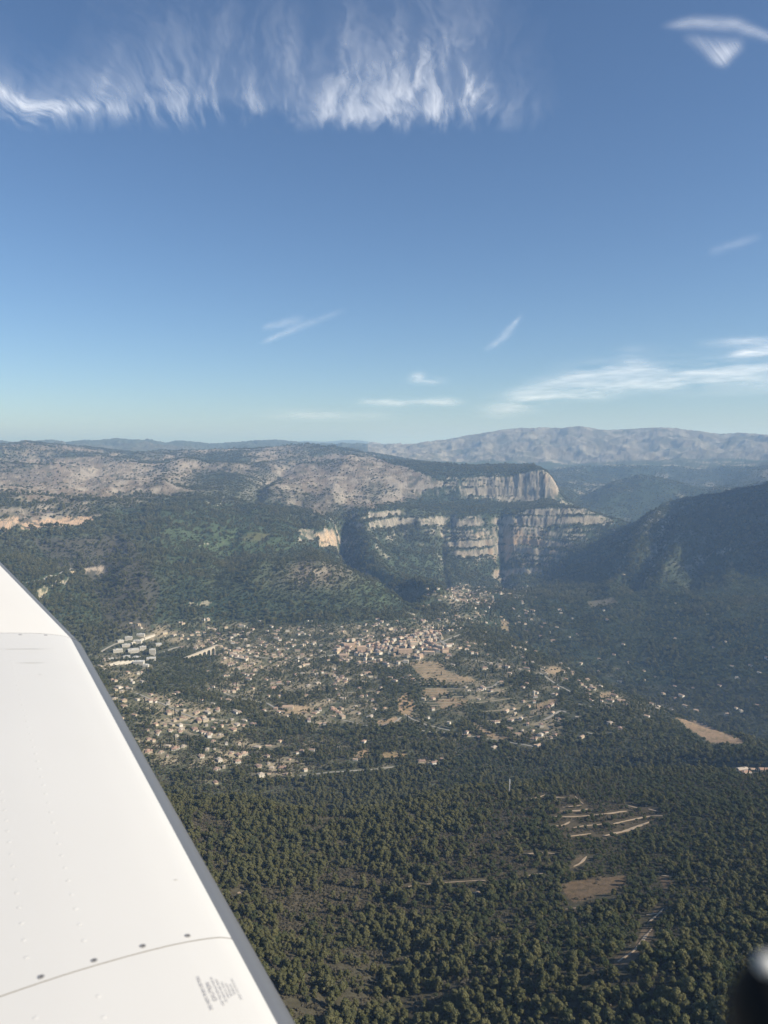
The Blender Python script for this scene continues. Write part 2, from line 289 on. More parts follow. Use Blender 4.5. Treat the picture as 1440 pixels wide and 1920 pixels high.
STRIPS = [  # pale tracks and terrace edges of the near hill: (points, width in m)
 ([(993, 1499), (1010, 1495), (1022, 1490)], 3.0), ([(1032, 1493), (1046, 1496), (1058, 1496)], 4.5),
 ([(1078, 1493), (1086, 1501), (1094, 1508)], 2.4),
 ([(1050, 1521), (1080, 1521), (1102, 1517)], 4.0), ([(1055, 1514), (1090, 1510)], 2.5),
 ([(1033, 1531), (1060, 1532), (1100, 1530), (1140, 1526), (1175, 1521)], 4.5),
 ([(1176, 1510), (1200, 1516)], 3.0), ([(1216, 1517), (1230, 1521)], 4.0),
 ([(1150, 1545), (1180, 1538), (1215, 1530), (1246, 1530)], 4.0),
 ([(1040, 1549), (1058, 1548), (1068, 1541)], 4.5), ([(1130, 1568), (1150, 1563), (1175, 1558), (1200, 1548), (1218, 1541)], 5.5),
 ([(1065, 1569), (1085, 1566), (1108, 1563)], 3.0), ([(1075, 1552), (1100, 1548), (1130, 1545)], 2.5),
 ([(985, 1602), (1010, 1598), (1040, 1601)], 4.0), ([(990, 1642), (1018, 1638)], 5.0),
 ([(880, 1652), (910, 1651)], 2.5), ([(886, 1675), (905, 1671)], 3.2), ([(765, 1663), (780, 1660)], 4.0),
 ([(800, 1658), (850, 1654), (880, 1652)], 1.8), ([(878, 1519), (905, 1516)], 2.5),
 ([(445, 1675), (455, 1672)], 3.5), ([(1240, 1642), (1254, 1643)], 2.5),
 ([(1060, 1705), (1085, 1702)], 1.8), ([(1215, 1730), (1232, 1717), (1244, 1704)], 2.0), ([(1158, 1804), (1180, 1790), (1196, 1778), (1210, 1756), (1222, 1742)], 2.4), ([(1212, 1716), (1232, 1713)], 3.0), ([(1075, 1625), (1088, 1620), (1100, 1606)], 3.0),
]
TOWN = [  # cx, cy, rx, ry, houses per hectare, style (0 villa, 1 village, 2 works)
 (740, 1222, 85, 20, 17, 1), (800, 1210, 40, 22, 20, 1), (660, 1218, 35, 14, 12, 1), (690, 1188, 70, 18, 7, 0), (810, 1178, 60, 25, 6, 0),
 (540, 1222, 60, 26, 8, 0), (470, 1240, 60, 40, 8, 0), (420, 1205, 60, 20, 7, 0), (560, 1270, 90, 30, 5.5, 0), (640, 1260, 60, 35, 6, 0),
 (480, 1285, 70, 28, 6, 0), (380, 1180, 90, 14, 6, 0), (300, 1190, 60, 18, 7, 0), (560, 1185, 70, 14, 5, 0),
 (620, 1335, 50, 24, 11, 0), (540, 1330, 40, 14, 6, 0), (690, 1320, 40, 25, 5, 0),
 (300, 1320, 50, 16, 9, 0), (350, 1350, 70, 28, 9, 0), (420, 1370, 50, 22, 8, 0), (300, 1395, 60, 22, 7, 0), (430, 1420, 70, 22, 6, 0), (540, 1440, 60, 18, 7, 0), (340, 1430, 60, 20, 5, 0),
 (590, 1400, 60, 20, 5, 0), (250, 1260, 40, 20, 5, 0), (230, 1300, 25, 25, 5, 0), (390, 1468, 40, 8, 4, 0), (720, 1440, 30, 8, 4, 0),
 (920, 1300, 50, 26, 7, 0), (970, 1330, 55, 26, 9, 0), (1010, 1365, 40, 22, 9, 0), (880, 1270, 50, 18, 5, 0), (930, 1250, 70, 30, 3.5, 0), (860, 1220, 50, 20, 4.5, 0),
 (880, 1160, 70, 20, 3.5, 0), (868, 1118, 32, 14, 19, 0), (905, 1122, 24, 10, 12, 0), (800, 1112, 40, 6, 6, 0), (965, 1105, 35, 18, 5, 0), (990, 1160, 30, 18, 3, 0),
 (1040, 1262, 30, 14, 6, 0), (1150, 1315, 30, 16, 5, 0), (1220, 1330, 40, 14, 4, 0), (1110, 1290, 25, 12, 4, 0), (1020, 1300, 30, 16, 4, 0),
 (1230, 1210, 200, 60, 0.55, 0), (1150, 1260, 60, 25, 1.6, 0), (1340, 1300, 100, 40, 0.9, 0), (1420, 1450, 30, 12, 5, 0), (860, 1390, 90, 25, 1.8, 0), (1120, 1360, 60, 25, 1.4, 0),
 (740, 1385, 80, 30, 1.3, 0), (830, 1340, 60, 25, 2.5, 0), (200, 1240, 30, 14, 6, 0), (620, 1410, 60, 20, 2.0, 0), (1050, 1180, 60, 40, 0.8, 0), (770, 1260, 30, 20, 2.5, 0),
 (770, 1340, 30, 16, 4, 0), (660, 1290, 70, 30, 3, 0), (470, 1400, 60, 18, 4, 0), (800, 1430, 30, 6, 5, 0),
]
def towndens(px, py):
    d = np.zeros(px.shape)
    for cx, cy, rx, ry, n, st_ in TOWN:
        q = ((px - cx) / rx) ** 2 + ((py - cy) / ry) ** 2
        d = np.maximum(d, n * 0.92 * np.exp(-q * 0.85) * (q < 7))
    return d
def landuse(px, py, x, y, r, slope, z):
    """returns albedo (n,3), tree density 0..1, dryness 0..1"""
    n1 = fbm(x, y, 60, 3, seed=21); n2 = fbm(x, y, 14, 2, seed=22); n3 = fbm(x, y, 260, 4, seed=23); n4 = fbm(x, y, 900, 3, seed=24)
    n5 = fbm(x, y, 26, 3, seed=25)
    far_w = sstep(3200, 4200, r)
    wx = px + 5 * n1 * np.clip(2500 / r, .3, 1.5) + far_w * 34 * n3; wy = py + 2.0 * n5 * np.clip(2500 / r, .3, 1.5) + far_w * (18 * n3 + 7 * n1)
    col = np.zeros(px.shape + (3,)); one = np.ones(px.shape)
    def mix(c, m_): col[:] = col * (1 - m_[..., None]) + np.array(c) * m_[..., None]
    mix((0.056, 0.078, 0.050), one)
    mix((0.084, 0.100, 0.056), np.clip(0.5 + 0.9 * n1 + .5 * n2, 0, 1) * 0.6)
    mix((0.100, 0.108, 0.066), sstep(0.05, 0.5, n3 + 0.5 * n4) * (r > 2500) * 0.6)
    mix((0.040, 0.060, 0.044), sstep(0.05, 0.4, -n3 + 0.3 * n1) * (r > 2500) * 0.5)
    mix((0.034, 0.052, 0.038), sstep(0.05, 0.5, -n2 + 0.4 * n1) * 0.6)
    mix((0.095, 0.088, 0.062), (r < 2600) * 0.55 * one)
    tree = one.copy()
    # dry ground of gardens
    td = towndens(px, py)
    g = np.clip(td / 6.5, 0, 1)
    g = np.clip(g * 1.25, 0, 1)
    mix((0.16, 0.15, 0.10), g * sstep(-0.35, 0.3, n5 + 0.4 * n2) * 0.85)
    mix((0.34, 0.28, 0.20), g * sstep(0.0, 0.3, fbm(x, y, 30, 3, seed=26)) * 0.75)
    tree = tree * (1 - 0.62 * np.clip(td / 8, 0, 1))
    # plateau: grey dry scrub and bare limestone
    pl = inpoly(wx, wy, [(-900, 780), (-900, 1050), (0, 1000), (60, 985), (200, 972), (270, 945), (360, 938), (430, 945), (520, 940), (560, 955), (600, 965), (640, 955), (700, 950), (760, 940), (800, 915), (830, 900), (740, 870), (640, 830), (300, 780)]) & (r > 3600) & (r < 12000)
    n6 = fbm(x, y, 1500, 4, gain=.6, seed=29); n7 = fbm(x * 1.0, y * 0.55, 420, 4, gain=.6, seed=30)
    bare = pl * np.clip(0.60 + 1.5 * n7 + 1.0 * n6 + 0.25 * n1, 0, 1)
    # green hollows of the plateau
    for cx, cy, rx, ry in [(430, 905, 90, 22), (420, 862, 60, 9), (590, 850, 70, 10), (300, 880, 40, 8), (480, 935, 110, 14), (60, 945, 60, 8), (200, 852, 90, 5), (360, 930, 110, 12), (690, 920, 60, 14), (30, 842, 40, 3)]:
        bare = bare * (1 - 0.8 * np.exp(-(((wx - cx) / rx) ** 2 + ((wy - cy) / ry) ** 2)))
    for cx, cy, rx, ry in [(120, 880, 140, 26), (60, 905, 90, 25), (620, 905, 80, 20), (700, 870, 60, 14), (560, 880, 60, 14), (290, 905, 80, 14), (180, 925, 120, 16)]:
        bare = np.clip(bare + pl * 0.5 * np.exp(-(((wx - cx) / rx) ** 2 + ((wy - cy) / ry) ** 2)), 0, 1)
    bare = np.clip(bare * 1.15, 0, 1)
    mix((0.20, 0.155, 0.122), bare * 0.9)
    mix((0.115, 0.100, 0.084), bare * sstep(0.0, 0.4, -n7 + .3 * n1) * 0.7)
    mix((0.30, 0.262, 0.22), bare * sstep(0.06, 0.4, 0.8 * n1 + 0.5 * n7 + 0.35 * n5) * 0.85)
    mix((0.38, 0.34, 0.29), bare * sstep(0.35, 0.8, slope + 0.3 * n5) * 0.7)
    mix((0.055, 0.068, 0.042), bare * sstep(0.15, 0.5, -n1 - 0.35 * n5) * 0.6)
    # sunlight painted in as lighter green slopes; also dry shoulders
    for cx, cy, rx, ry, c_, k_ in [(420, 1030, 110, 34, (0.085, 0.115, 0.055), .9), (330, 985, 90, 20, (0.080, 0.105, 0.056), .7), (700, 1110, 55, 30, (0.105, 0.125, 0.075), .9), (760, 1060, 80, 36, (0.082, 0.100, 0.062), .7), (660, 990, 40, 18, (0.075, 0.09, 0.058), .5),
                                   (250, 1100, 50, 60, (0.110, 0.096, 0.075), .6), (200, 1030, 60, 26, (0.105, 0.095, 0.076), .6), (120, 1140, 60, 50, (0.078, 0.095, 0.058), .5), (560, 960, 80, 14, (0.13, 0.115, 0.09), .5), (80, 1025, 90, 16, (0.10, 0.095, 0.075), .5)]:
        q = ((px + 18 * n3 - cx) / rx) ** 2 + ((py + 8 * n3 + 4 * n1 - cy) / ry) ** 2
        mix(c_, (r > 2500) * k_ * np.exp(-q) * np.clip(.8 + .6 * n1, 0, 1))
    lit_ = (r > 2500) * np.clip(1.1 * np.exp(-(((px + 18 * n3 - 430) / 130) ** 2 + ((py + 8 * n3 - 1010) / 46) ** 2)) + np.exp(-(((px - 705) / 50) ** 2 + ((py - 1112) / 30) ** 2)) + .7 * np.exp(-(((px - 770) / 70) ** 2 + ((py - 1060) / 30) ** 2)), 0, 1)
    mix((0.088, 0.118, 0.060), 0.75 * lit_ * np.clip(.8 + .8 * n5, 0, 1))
    # burnt / scrubby slopes on the left
    scr = inpoly(wx, wy, [(150, 1010), (240, 1000), (300, 1100), (280, 1180), (200, 1180), (170, 1090), (100, 1060), (60, 1010)]) & (r > 2300)
    mix((0.085, 0.072, 0.060), scr * 0.6 * one)
    # knoll
    kn = np.exp(-(((wx - 595) / 60) ** 2 + ((wy - 1075) / 24) ** 2)) * (r < 3500)
    mix((0.17, 0.14, 0.105), np.clip(kn * (1.0 + 0.9 * n1) * 1.1, 0, 0.9))
    mix((0.36, 0.31, 0.24), kn * sstep(0.15, 0.4, n5) * 0.8)
    # hills beyond
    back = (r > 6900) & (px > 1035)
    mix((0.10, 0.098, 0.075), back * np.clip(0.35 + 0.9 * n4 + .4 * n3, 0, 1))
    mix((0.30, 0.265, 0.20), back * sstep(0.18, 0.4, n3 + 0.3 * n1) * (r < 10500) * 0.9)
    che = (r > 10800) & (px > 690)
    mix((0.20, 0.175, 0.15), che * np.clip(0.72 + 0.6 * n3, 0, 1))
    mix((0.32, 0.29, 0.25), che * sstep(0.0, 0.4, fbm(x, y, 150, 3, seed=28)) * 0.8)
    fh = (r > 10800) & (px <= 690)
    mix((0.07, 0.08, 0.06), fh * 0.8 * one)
    # limestone faces
    cl = (r > 3500) & (r < 6300) & (px > 560) & (px < 1250)
    rk = sstep(0.78, 1.25, slope + 0.22 * n5 + 0.2 * n2) * (0.25 + 0.75 * cl)
    rp = rockmap(px, py)
    rk = rk * np.where(r > 3500, sstep(0.12, 0.55, rp + 0.38 * n1 + 0.34 * n5), 1) * (r > 2500) * np.where(r < 3500, 0.55, 1)
    rk = rk * np.where((px > 1190) & (r < 5600), 0.6, 1)
    mix((0.345, 0.305, 0.25), rk)
    mix((0.46, 0.415, 0.345), rk * sstep(0.1, 0.45, n5 + .5 * n2) * 0.7)
    mix((0.15, 0.14, 0.125), rk * sstep(0.05, 0.4, -n2 - 0.6 * fbm(x + y * .3, z * 1.0, 9, 2, seed=33)) * 0.8)
    rgd = (px > 1185) & (r > 3600) & (r < 5400) & (py < 1090)
    oc = np.exp(-(((px - 1235) / 55) ** 2 + ((py - 985) / 34) ** 2)) + .8 * np.exp(-(((px - 1350 - (1035 - py) * 2.2) / 26) ** 2 + ((py - 1035) / 30) ** 2)) + .5 * np.exp(-(((px - 1330) / 90) ** 2 + ((py - 945) / 12) ** 2))
    mix((0.34, 0.31, 0.27), rgd * np.clip(oc, 0, 1) * sstep(0.08, 0.35, n5 + .5 * n2 + .35 * n1))
    orange = np.exp(-(((px - 985) / 80) ** 2 + ((py - 1035) / 42) ** 2)) + 0.8 * np.exp(-(((px - 1030) / 16) ** 2 + ((py - 905) / 22) ** 2)) + np.exp(-(((px - 612) / 22) ** 2 + ((py - 1010) / 18) ** 2))
    mix((0.52, 0.35, 0.22), rk * np.clip(orange, 0, 1) * sstep(-0.2, 0.25, n1 + 0.4 * n5) * 0.95)
    # left rock bands and quarry
    for P_, c_ in [([(36, 992), (48, 978), (100, 972), (178, 968), (172, 978), (150, 986), (90, 988), (38, 994)], (0.46, 0.33, 0.23)),
                   ([(-60, 985), (-10, 976), (40, 966), (34, 980), (14, 996), (-10, 1003), (-60, 1010)], (0.47, 0.34, 0.24)),
                   ([(66, 1112), (84, 1098), (92, 1108), (80, 1124), (70, 1122)], (0.42, 0.36, 0.25)),
                   ([(96, 1098), (106, 1090), (110, 1096), (100, 1103)], (0.44, 0.37, 0.27)), ([(112, 1090), (128, 1084), (132, 1090), (116, 1098)], (0.42, 0.36, 0.27)),
                   ([(128, 1076), (146, 1066), (150, 1070), (134, 1080)], (0.44, 0.36, 0.25)),
                   ([(158, 1066), (200, 1060), (202, 1072), (184, 1078), (160, 1080)], (0.36, 0.30, 0.24)),
                   ([(596, 1000), (626, 998), (630, 1026), (600, 1026)], (0.48, 0.37, 0.26)),
                   ([(562, 992), (590, 994), (592, 1016), (565, 1012)], (0.30, 0.26, 0.20)),
                   ([(365, 1019), (393, 1020), (390, 1023), (368, 1022)], (0.40, 0.36, 0.30)),
                   ([(380, 940), (432, 948), (425, 951), (385, 944)], (0.42, 0.38, 0.31)),
                   ([(352, 1130), (404, 1128), (408, 1137), (356, 1136)], (0.30, 0.27, 0.2))]:
        mk = inpoly(px + 5 * n5, py + 2.5 * n2 + 2 * n5, P_)
        mix(c_, mk * sstep(-0.22, 0.12, n5 + 0.8 * n2 + .15 * (c_[0] > .42))); tree = tree * (1 - mk)
    for P_, c_ in FIELDS:
        mk = inpoly(wx, wy, P_) & (r < 3700)
        mix(np.array(c_), mk * 0.95 * one); mix(np.array(c_) * 0.72, mk * sstep(0, 0.5, n5) * 0.6)
        mix((0.14, 0.13, 0.07), mk * sstep(0.1, 0.5, n2 + .4 * n1) * 0.5)
        tree = tree * (1 - np.where(r > 1400, np.where(r > 2400, 0.86, 0.80), 0.97) * mk)
    tr = inpoly(wx, wy, TERR)
    mix((0.19, 0.14, 0.095), tr * 0.6 * one); tree = tree * (1 - 0.45 * tr)
    # low scrub of the near hill
    sc = 0
    for cx, cy, rx, ry, k_ in [(620, 1690, 130, 40, .95), (700, 1650, 130, 16, .9), (850, 1600, 110, 40, .6), (380, 1560, 40, 50, .7), (920, 1560, 60, 40, .6), (540, 1740, 50, 26, .8), (940, 1620, 60, 22, .7), (560, 1800, 40, 14, .5), (760, 1700, 60, 20, .6), (900, 1500, 50, 18, .4)]:
        sc = np.maximum(sc, k_ * np.exp(-(((px + 30 * n3 - cx) / rx) ** 2 + ((py + 14 * n1 - cy) / ry) ** 2) * 1.1))
    sc = sc * (r < 1100)
    mix((0.078, 0.066, 0.045), (r < 1250) * 0.75 * one)
    mix((0.11, 0.088, 0.06), sc * 0.8)
    tree = tree * (1 - 0.93 * np.clip(sc * 1.25, 0, 1))
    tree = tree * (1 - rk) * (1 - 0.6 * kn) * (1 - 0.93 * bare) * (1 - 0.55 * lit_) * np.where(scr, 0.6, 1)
    return np.clip(col, 0, 1), tree, sc, rk, np.clip(bare + g * 0.3, 0, 1)

# ------------------------------------------------------------------ materials
def mat(name):
    m_ = bpy.data.materials.new(name); m_.use_nodes = True; nt = m_.node_tree; nt.nodes.clear()
    out = nt.nodes.new('ShaderNodeOutputMaterial'); return m_, nt, out
def simple(name, col, rough=0.7, metal=0.0, var=0.0, scale=2.0, bump=0.0, random_tint=0.0):
    m_, nt, out = mat(name)
    b = nt.nodes.new('ShaderNodeBsdfPrincipled'); nt.links.new(b.outputs[0], out.inputs[0])
    b.inputs['Roughness'].default_value = rough; b.inputs['Metallic'].default_value = metal
    b.inputs['Base Color'].default_value = (*col, 1)
    if var or random_tint:
        tc = nt.nodes.new('ShaderNodeTexCoord'); nz = nt.nodes.new('ShaderNodeTexNoise'); nz.inputs['Scale'].default_value = scale; nz.inputs['Detail'].default_value = 5
        nt.links.new(tc.outputs['Object'], nz.inputs['Vector'])
        mr = nt.nodes.new('ShaderNodeMapRange'); mr.inputs[3].default_value = 1 - var; mr.inputs[4].default_value = 1 + var
        nt.links.new(nz.outputs[0], mr.inputs[0])
        hs_ = nt.nodes.new('ShaderNodeHueSaturation'); hs_.inputs['Color'].default_value = (*col, 1)
        if random_tint:
            oi = nt.nodes.new('ShaderNodeObjectInfo'); mr2 = nt.nodes.new('ShaderNodeMapRange'); mr2.inputs[3].default_value = 1 - random_tint; mr2.inputs[4].default_value = 1 + random_tint
            nt.links.new(oi.outputs['Random'], mr2.inputs[0]); mu = nt.nodes.new('ShaderNodeMath'); mu.operation = 'MULTIPLY'
            nt.links.new(mr.outputs[0], mu.inputs[0]); nt.links.new(mr2.outputs[0], mu.inputs[1]); nt.links.new(mu.outputs[0], hs_.inputs['Value'])
        else: nt.links.new(mr.outputs[0], hs_.inputs['Value'])
        nt.links.new(hs_.outputs[0], b.inputs['Base Color'])
        if bump:
            bp = nt.nodes.new('ShaderNodeBump'); bp.inputs['Strength'].default_value = bump; nt.links.new(nz.outputs[0], bp.inputs['Height']); nt.links.new(bp.outputs[0], b.inputs['Normal'])
    return m_
def terrain_material():
    m_, nt, out = mat('terrain_surface')
    b = nt.nodes.new('ShaderNodeBsdfDiffuse'); b.inputs['Roughness'].default_value = 0.6
    at = nt.nodes.new('ShaderNodeAttribute'); at.attribute_name = 'ground_colour'
    geo = nt.nodes.new('ShaderNodeNewGeometry')
    nz = nt.nodes.new('ShaderNodeTexNoise'); nz.inputs['Scale'].default_value = 0.16; nz.inputs['Detail'].default_value = 6; nz.inputs['Roughness'].default_value = 0.65
    nt.links.new(geo.outputs['Position'], nz.inputs['Vector'])
    mr = nt.nodes.new('ShaderNodeMapRange'); mr.inputs[1].default_value = 0.3; mr.inputs[2].default_value = 0.7; mr.inputs[3].default_value = 0.72; mr.inputs[4].default_value = 1.28
    nt.links.new(nz.outputs[0], mr.inputs[0])
    mx = nt.nodes.new('ShaderNodeVectorMath'); mx.operation = 'SCALE'
    nt.links.new(at.outputs['Color'], mx.inputs[0]); nt.links.new(mr.outputs[0], mx.inputs['Scale'])
    nt.links.new(mx.outputs[0], b.inputs['Color'])
    bp = nt.nodes.new('ShaderNodeBump'); bp.inputs['Strength'].default_value = 0.6; bp.inputs['Distance'].default_value = 2.0
    nt.links.new(nz.outputs[0], bp.inputs['Height']); nt.links.new(bp.outputs[0], b.inputs['Normal'])
    nt.links.new(b.outputs[0], out.inputs[0]); return m_
def foliage(name, c1, c2):
    m_, nt, out = mat(name)
    oi = nt.nodes.new('ShaderNodeObjectInfo'); geo = nt.nodes.new('ShaderNodeNewGeometry')
    nz = nt.nodes.new('ShaderNodeTexNoise'); nz.inputs['Scale'].default_value = 0.45; nz.inputs['Detail'].default_value = 3
    nt.links.new(geo.outputs['Position'], nz.inputs['Vector'])
    ad = nt.nodes.new('ShaderNodeMath'); ad.operation = 'MULTIPLY_ADD'; ad.inputs[1].default_value = 0.75
    nt.links.new(oi.outputs['Random'], ad.inputs[0])
    mr = nt.nodes.new('ShaderNodeMapRange'); mr.inputs[1].default_value = 0.3; mr.inputs[2].default_value = 0.75; mr.inputs[4].default_value = 0.35
    nt.links.new(nz.outputs[0], mr.inputs[0]); nt.links.new(mr.outputs[0], ad.inputs[2])
    mx = nt.nodes.new('ShaderNodeMix'); mx.data_type = 'RGBA'; mx.inputs[6].default_value = (*c1, 1); mx.inputs[7].default_value = (*c2, 1)
    nt.links.new(ad.outputs[0], mx.inputs[0])
    d = nt.nodes.new('ShaderNodeBsdfDiffuse'); t = nt.nodes.new('ShaderNodeBsdfTranslucent'); ms = nt.nodes.new('ShaderNodeMixShader'); ms.inputs[0].default_value = 0.38
    nt.links.new(mx.outputs[2], d.inputs[0]); nt.links.new(mx.outputs[2], t.inputs[0])
    nt.links.new(d.outputs[0], ms.inputs[1]); nt.links.new(t.outputs[0], ms.inputs[2]); nt.links.new(ms.outputs[0], out.inputs[0])
    return m_
M_TER = terrain_material()
M_PINE = foliage('pine_needles', (0.115, 0.122, 0.056), (0.205, 0.195, 0.095))
M_OAK = foliage('oak_leaves', (0.075, 0.092, 0.045), (0.140, 0.150, 0.074))
M_SHRUB = foliage('scrub_leaves', (0.105, 0.098, 0.068), (0.175, 0.150, 0.105))
M_CYP = foliage('cypress_needles', (0.020, 0.034, 0.018), (0.035, 0.050, 0.025))
M_BARK = simple('bark', (0.14, 0.105, 0.08), 0.9, var=0.3, scale=3)

def tag(o, label=None, cat=None, group=None, kind=None):
    if label: o['label'] = label
    if cat: o['category'] = cat
    if group: o['group'] = group
    if kind: o['kind'] = kind
    return o
def mesh_obj(name, verts, faces, material=None, parent=None, smooth=False, link=True):
    me = bpy.data.meshes.new(name); me.from_pydata([tuple(v) for v in verts], [], faces); me.update()
    if material: me.materials.append(material)
    if smooth: me.polygons.foreach_set('use_smooth', [True] * len(me.polygons))
    o = bpy.data.objects.new(name, me)
    if link: C.objects.link(o)
    if parent: o.parent = parent
    return o
def empty(name, loc, rz=0):
    o = bpy.data.objects.new(name, None); C.objects.link(o); o.location = loc; o.rotation_euler = (0, 0, rz); o.empty_display_size = 0.5
    return o
class MB:
    def __init__(s): s.v = []; s.f = []
    def add(s, vs, fs):
        o = len(s.v); s.v += [tuple(v) for v in vs]; s.f += [tuple(i + o for i in f) for f in fs]; return s
    def box(s, x0, x1, y0, y1, z0, z1):
        return s.add([(x0, y0, z0), (x1, y0, z0), (x1, y1, z0), (x0, y1, z0), (x0, y0, z1), (x1, y0, z1), (x1, y1, z1), (x0, y1, z1)],
                     [(0, 3, 2, 1), (4, 5, 6, 7), (0, 1, 5, 4), (1, 2, 6, 5), (2, 3, 7, 6), (3, 0, 4, 7)])
    def bar(s, a, b, w):
        a = Vector(a); b = Vector(b); d = (b - a).normalized(); u = d.orthogonal().normalized() * w; v = d.cross(u).normalized() * w
        q = [a + u, a + v, a - u, a - v, b + u, b + v, b - u, b - v]
        return s.add(q, [(0, 1, 5, 4), (1, 2, 6, 5), (2, 3, 7, 6), (3, 0, 4, 7), (3, 2, 1, 0), (4, 5, 6, 7)])
    def build(s, name, material, parent=None, smooth=False, link=True): return mesh_obj(name, s.v, s.f, material, parent, smooth, link)

# ------------------------------------------------------------------ terrain mesh: rows follow the relief
NROW = 900
G = np.zeros((NA, NROW, 3), np.float32); SLP = np.zeros((NA, NROW), np.float32)
dth = np.abs(np.diff(EL, axis=1)); dlr = np.diff(LR)[None, :]
vis_w = np.where(EL[:, 1:] >= ELmax[:, 1:] - 0.004, 1.0, 0.10)
ds = dth * vis_w * 1.0 + 0.045 * dlr + 0.0000001
ds[:, :60] *= 0.25
cs = np.concatenate([np.zeros((NA, 1)), np.cumsum(ds, axis=1)], axis=1); cs /= cs[:, -1:]
# smooth the row distribution sideways so that neighbouring columns match
kk = 5; ker = np.ones(kk) / kk
pad = np.pad(cs, ((kk // 2, kk // 2), (0, 0)), mode='edge'); acc = np.zeros_like(cs)
for i in range(kk): acc += pad[i:i + NA]
cs = acc / kk
tt = np.linspace(0, 1, NROW)
for c in range(NA):
    r = np.interp(tt, cs[c], RG)
    G[c, :, 0] = math.sin(AZ[c]) * r; G[c, :, 1] = math.cos(AZ[c]) * r; G[c, :, 2] = np.interp(r, RG, ZG[c]); SLP[c] = np.interp(r, RG, slope_g[c])
V = G.reshape(-1, 3).astype(np.float64)
RV = np.hypot(V[:, 0], V[:, 1]); PX, PY = project(V[:, 0], V[:, 1], V[:, 2])
front = V[:, 1] > 10
PX = np.where(front, PX, -5000); PY = np.where(front, PY, 5000)
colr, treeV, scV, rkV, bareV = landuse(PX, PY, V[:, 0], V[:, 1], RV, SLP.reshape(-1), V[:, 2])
# canopy relief of the far woods, broken edges of the rock
canopy = (1 - rkV) * (1 - bareV * 0.8) * sstep(3800, 4400, RV) * (1 - sstep(9000, 14000, RV))
V[:, 2] += canopy * (5.5 * fbm(V[:, 0], V[:, 1], 17, 2, seed=41) + 4 * fbm(V[:, 0], V[:, 1], 45, 2, seed=42))
jag = rkV * sstep(2500, 3500, RV) * 4.5
nj = fbm(V[:, 0], V[:, 1] + V[:, 2] * 0.15, 38, 3, seed=43, ridged=True)
u_ = V[:, :2] / RV[:, None]; V[:, 0] -= u_[:, 0] * jag * nj; V[:, 1] -= u_[:, 1] * jag * nj
idx = np.arange(NA * NROW).reshape(NA, NROW)
nxt = np.roll(idx, -1, axis=0)
quads = np.stack([idx[:, :-1], idx[:, 1:], nxt[:, 1:], nxt[:, :-1]], axis=-1)   # (NA, NROW-1, 4)
fr_r = RV.reshape(NA, NROW)[:, :-1]; fpx = PX.reshape(NA, NROW)[:, :-1]
zn = np.zeros((NA, NROW - 1), np.int8)
kr_e = np.exp(kr)
zn[fr_r > kr_e[5][:, None]] = 1                                                 # valley
hill_edge = np.where(px_col < 860, kr_e[11], kr_e[12])
zn[fr_r > hill_edge[:, None]] = 2                                               # slopes and plateau
cliffz = (fpx > 640) & (fpx < 1183) & (fr_r > kr_e[12][:, None]) & (fr_r < kr_e[18][:, None])
zn[cliffz] = 3
rm = (fpx >= 1183) & (fr_r > kr_e[12][:, None]) & (fr_r < kr_e[16][:, None]); zn[rm] = 4
zn[(fr_r > kr_e[19][:, None]) & ((fpx > 1037))] = 5
zn[fr_r > kr_e[21][:, None]] = 6
names = {0: ('foreground_hill', 'wooded near hill dropping away under the aircraft'), 1: ('valley', 'broad inhabited valley floor with gardens, fields and woods'),
         2: ('hill_plateau', 'forested slope rising to a grey stony plateau behind the village'), 3: ('cliff', 'banded pale limestone cliffs and flat topped bluff above the gorge'),
         4: ('mountain_slope', 'dark shaded mountain side right of the gorge'), 5: ('far_hills', 'hazy wooded hills between the bluff and the long mountain'),
         6: ('mountain_range', 'long blue hazy mountain ridge on the skyline')}
def grid_obj(name, Q):
    Q = Q.reshape(-1, 4); used = np.unique(Q); remap = np.full(len(V), -1, np.int64); remap[used] = np.arange(len(used)); q = remap[Q]
    me = bpy.data.meshes.new(name); me.vertices.add(len(used)); me.vertices.foreach_set('co', V[used].astype(np.float32).ravel())
    me.loops.add(q.size); me.loops.foreach_set('vertex_index', q.astype(np.int32).ravel())
    me.polygons.add(len(q)); me.polygons.foreach_set('loop_start', np.arange(0, q.size, 4, dtype=np.int32)); me.polygons.foreach_set('loop_total', np.full(len(q), 4, np.int32))
    me.update(calc_edges=True)
    a = me.attributes.new('ground_colour', 'FLOAT_COLOR', 'POINT')
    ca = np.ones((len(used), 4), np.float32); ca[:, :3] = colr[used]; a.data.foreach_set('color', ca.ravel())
    me.polygons.foreach_set('use_smooth', np.ones(len(q), bool))
    me.materials.append(M_TER); o = bpy.data.objects.new(name, me); C.objects.link(o); return o
for k, (nm, lb) in names.items():
    o = grid_obj(nm, quads[zn == k]); o['kind'] = 'structure'; o['label'] = lb
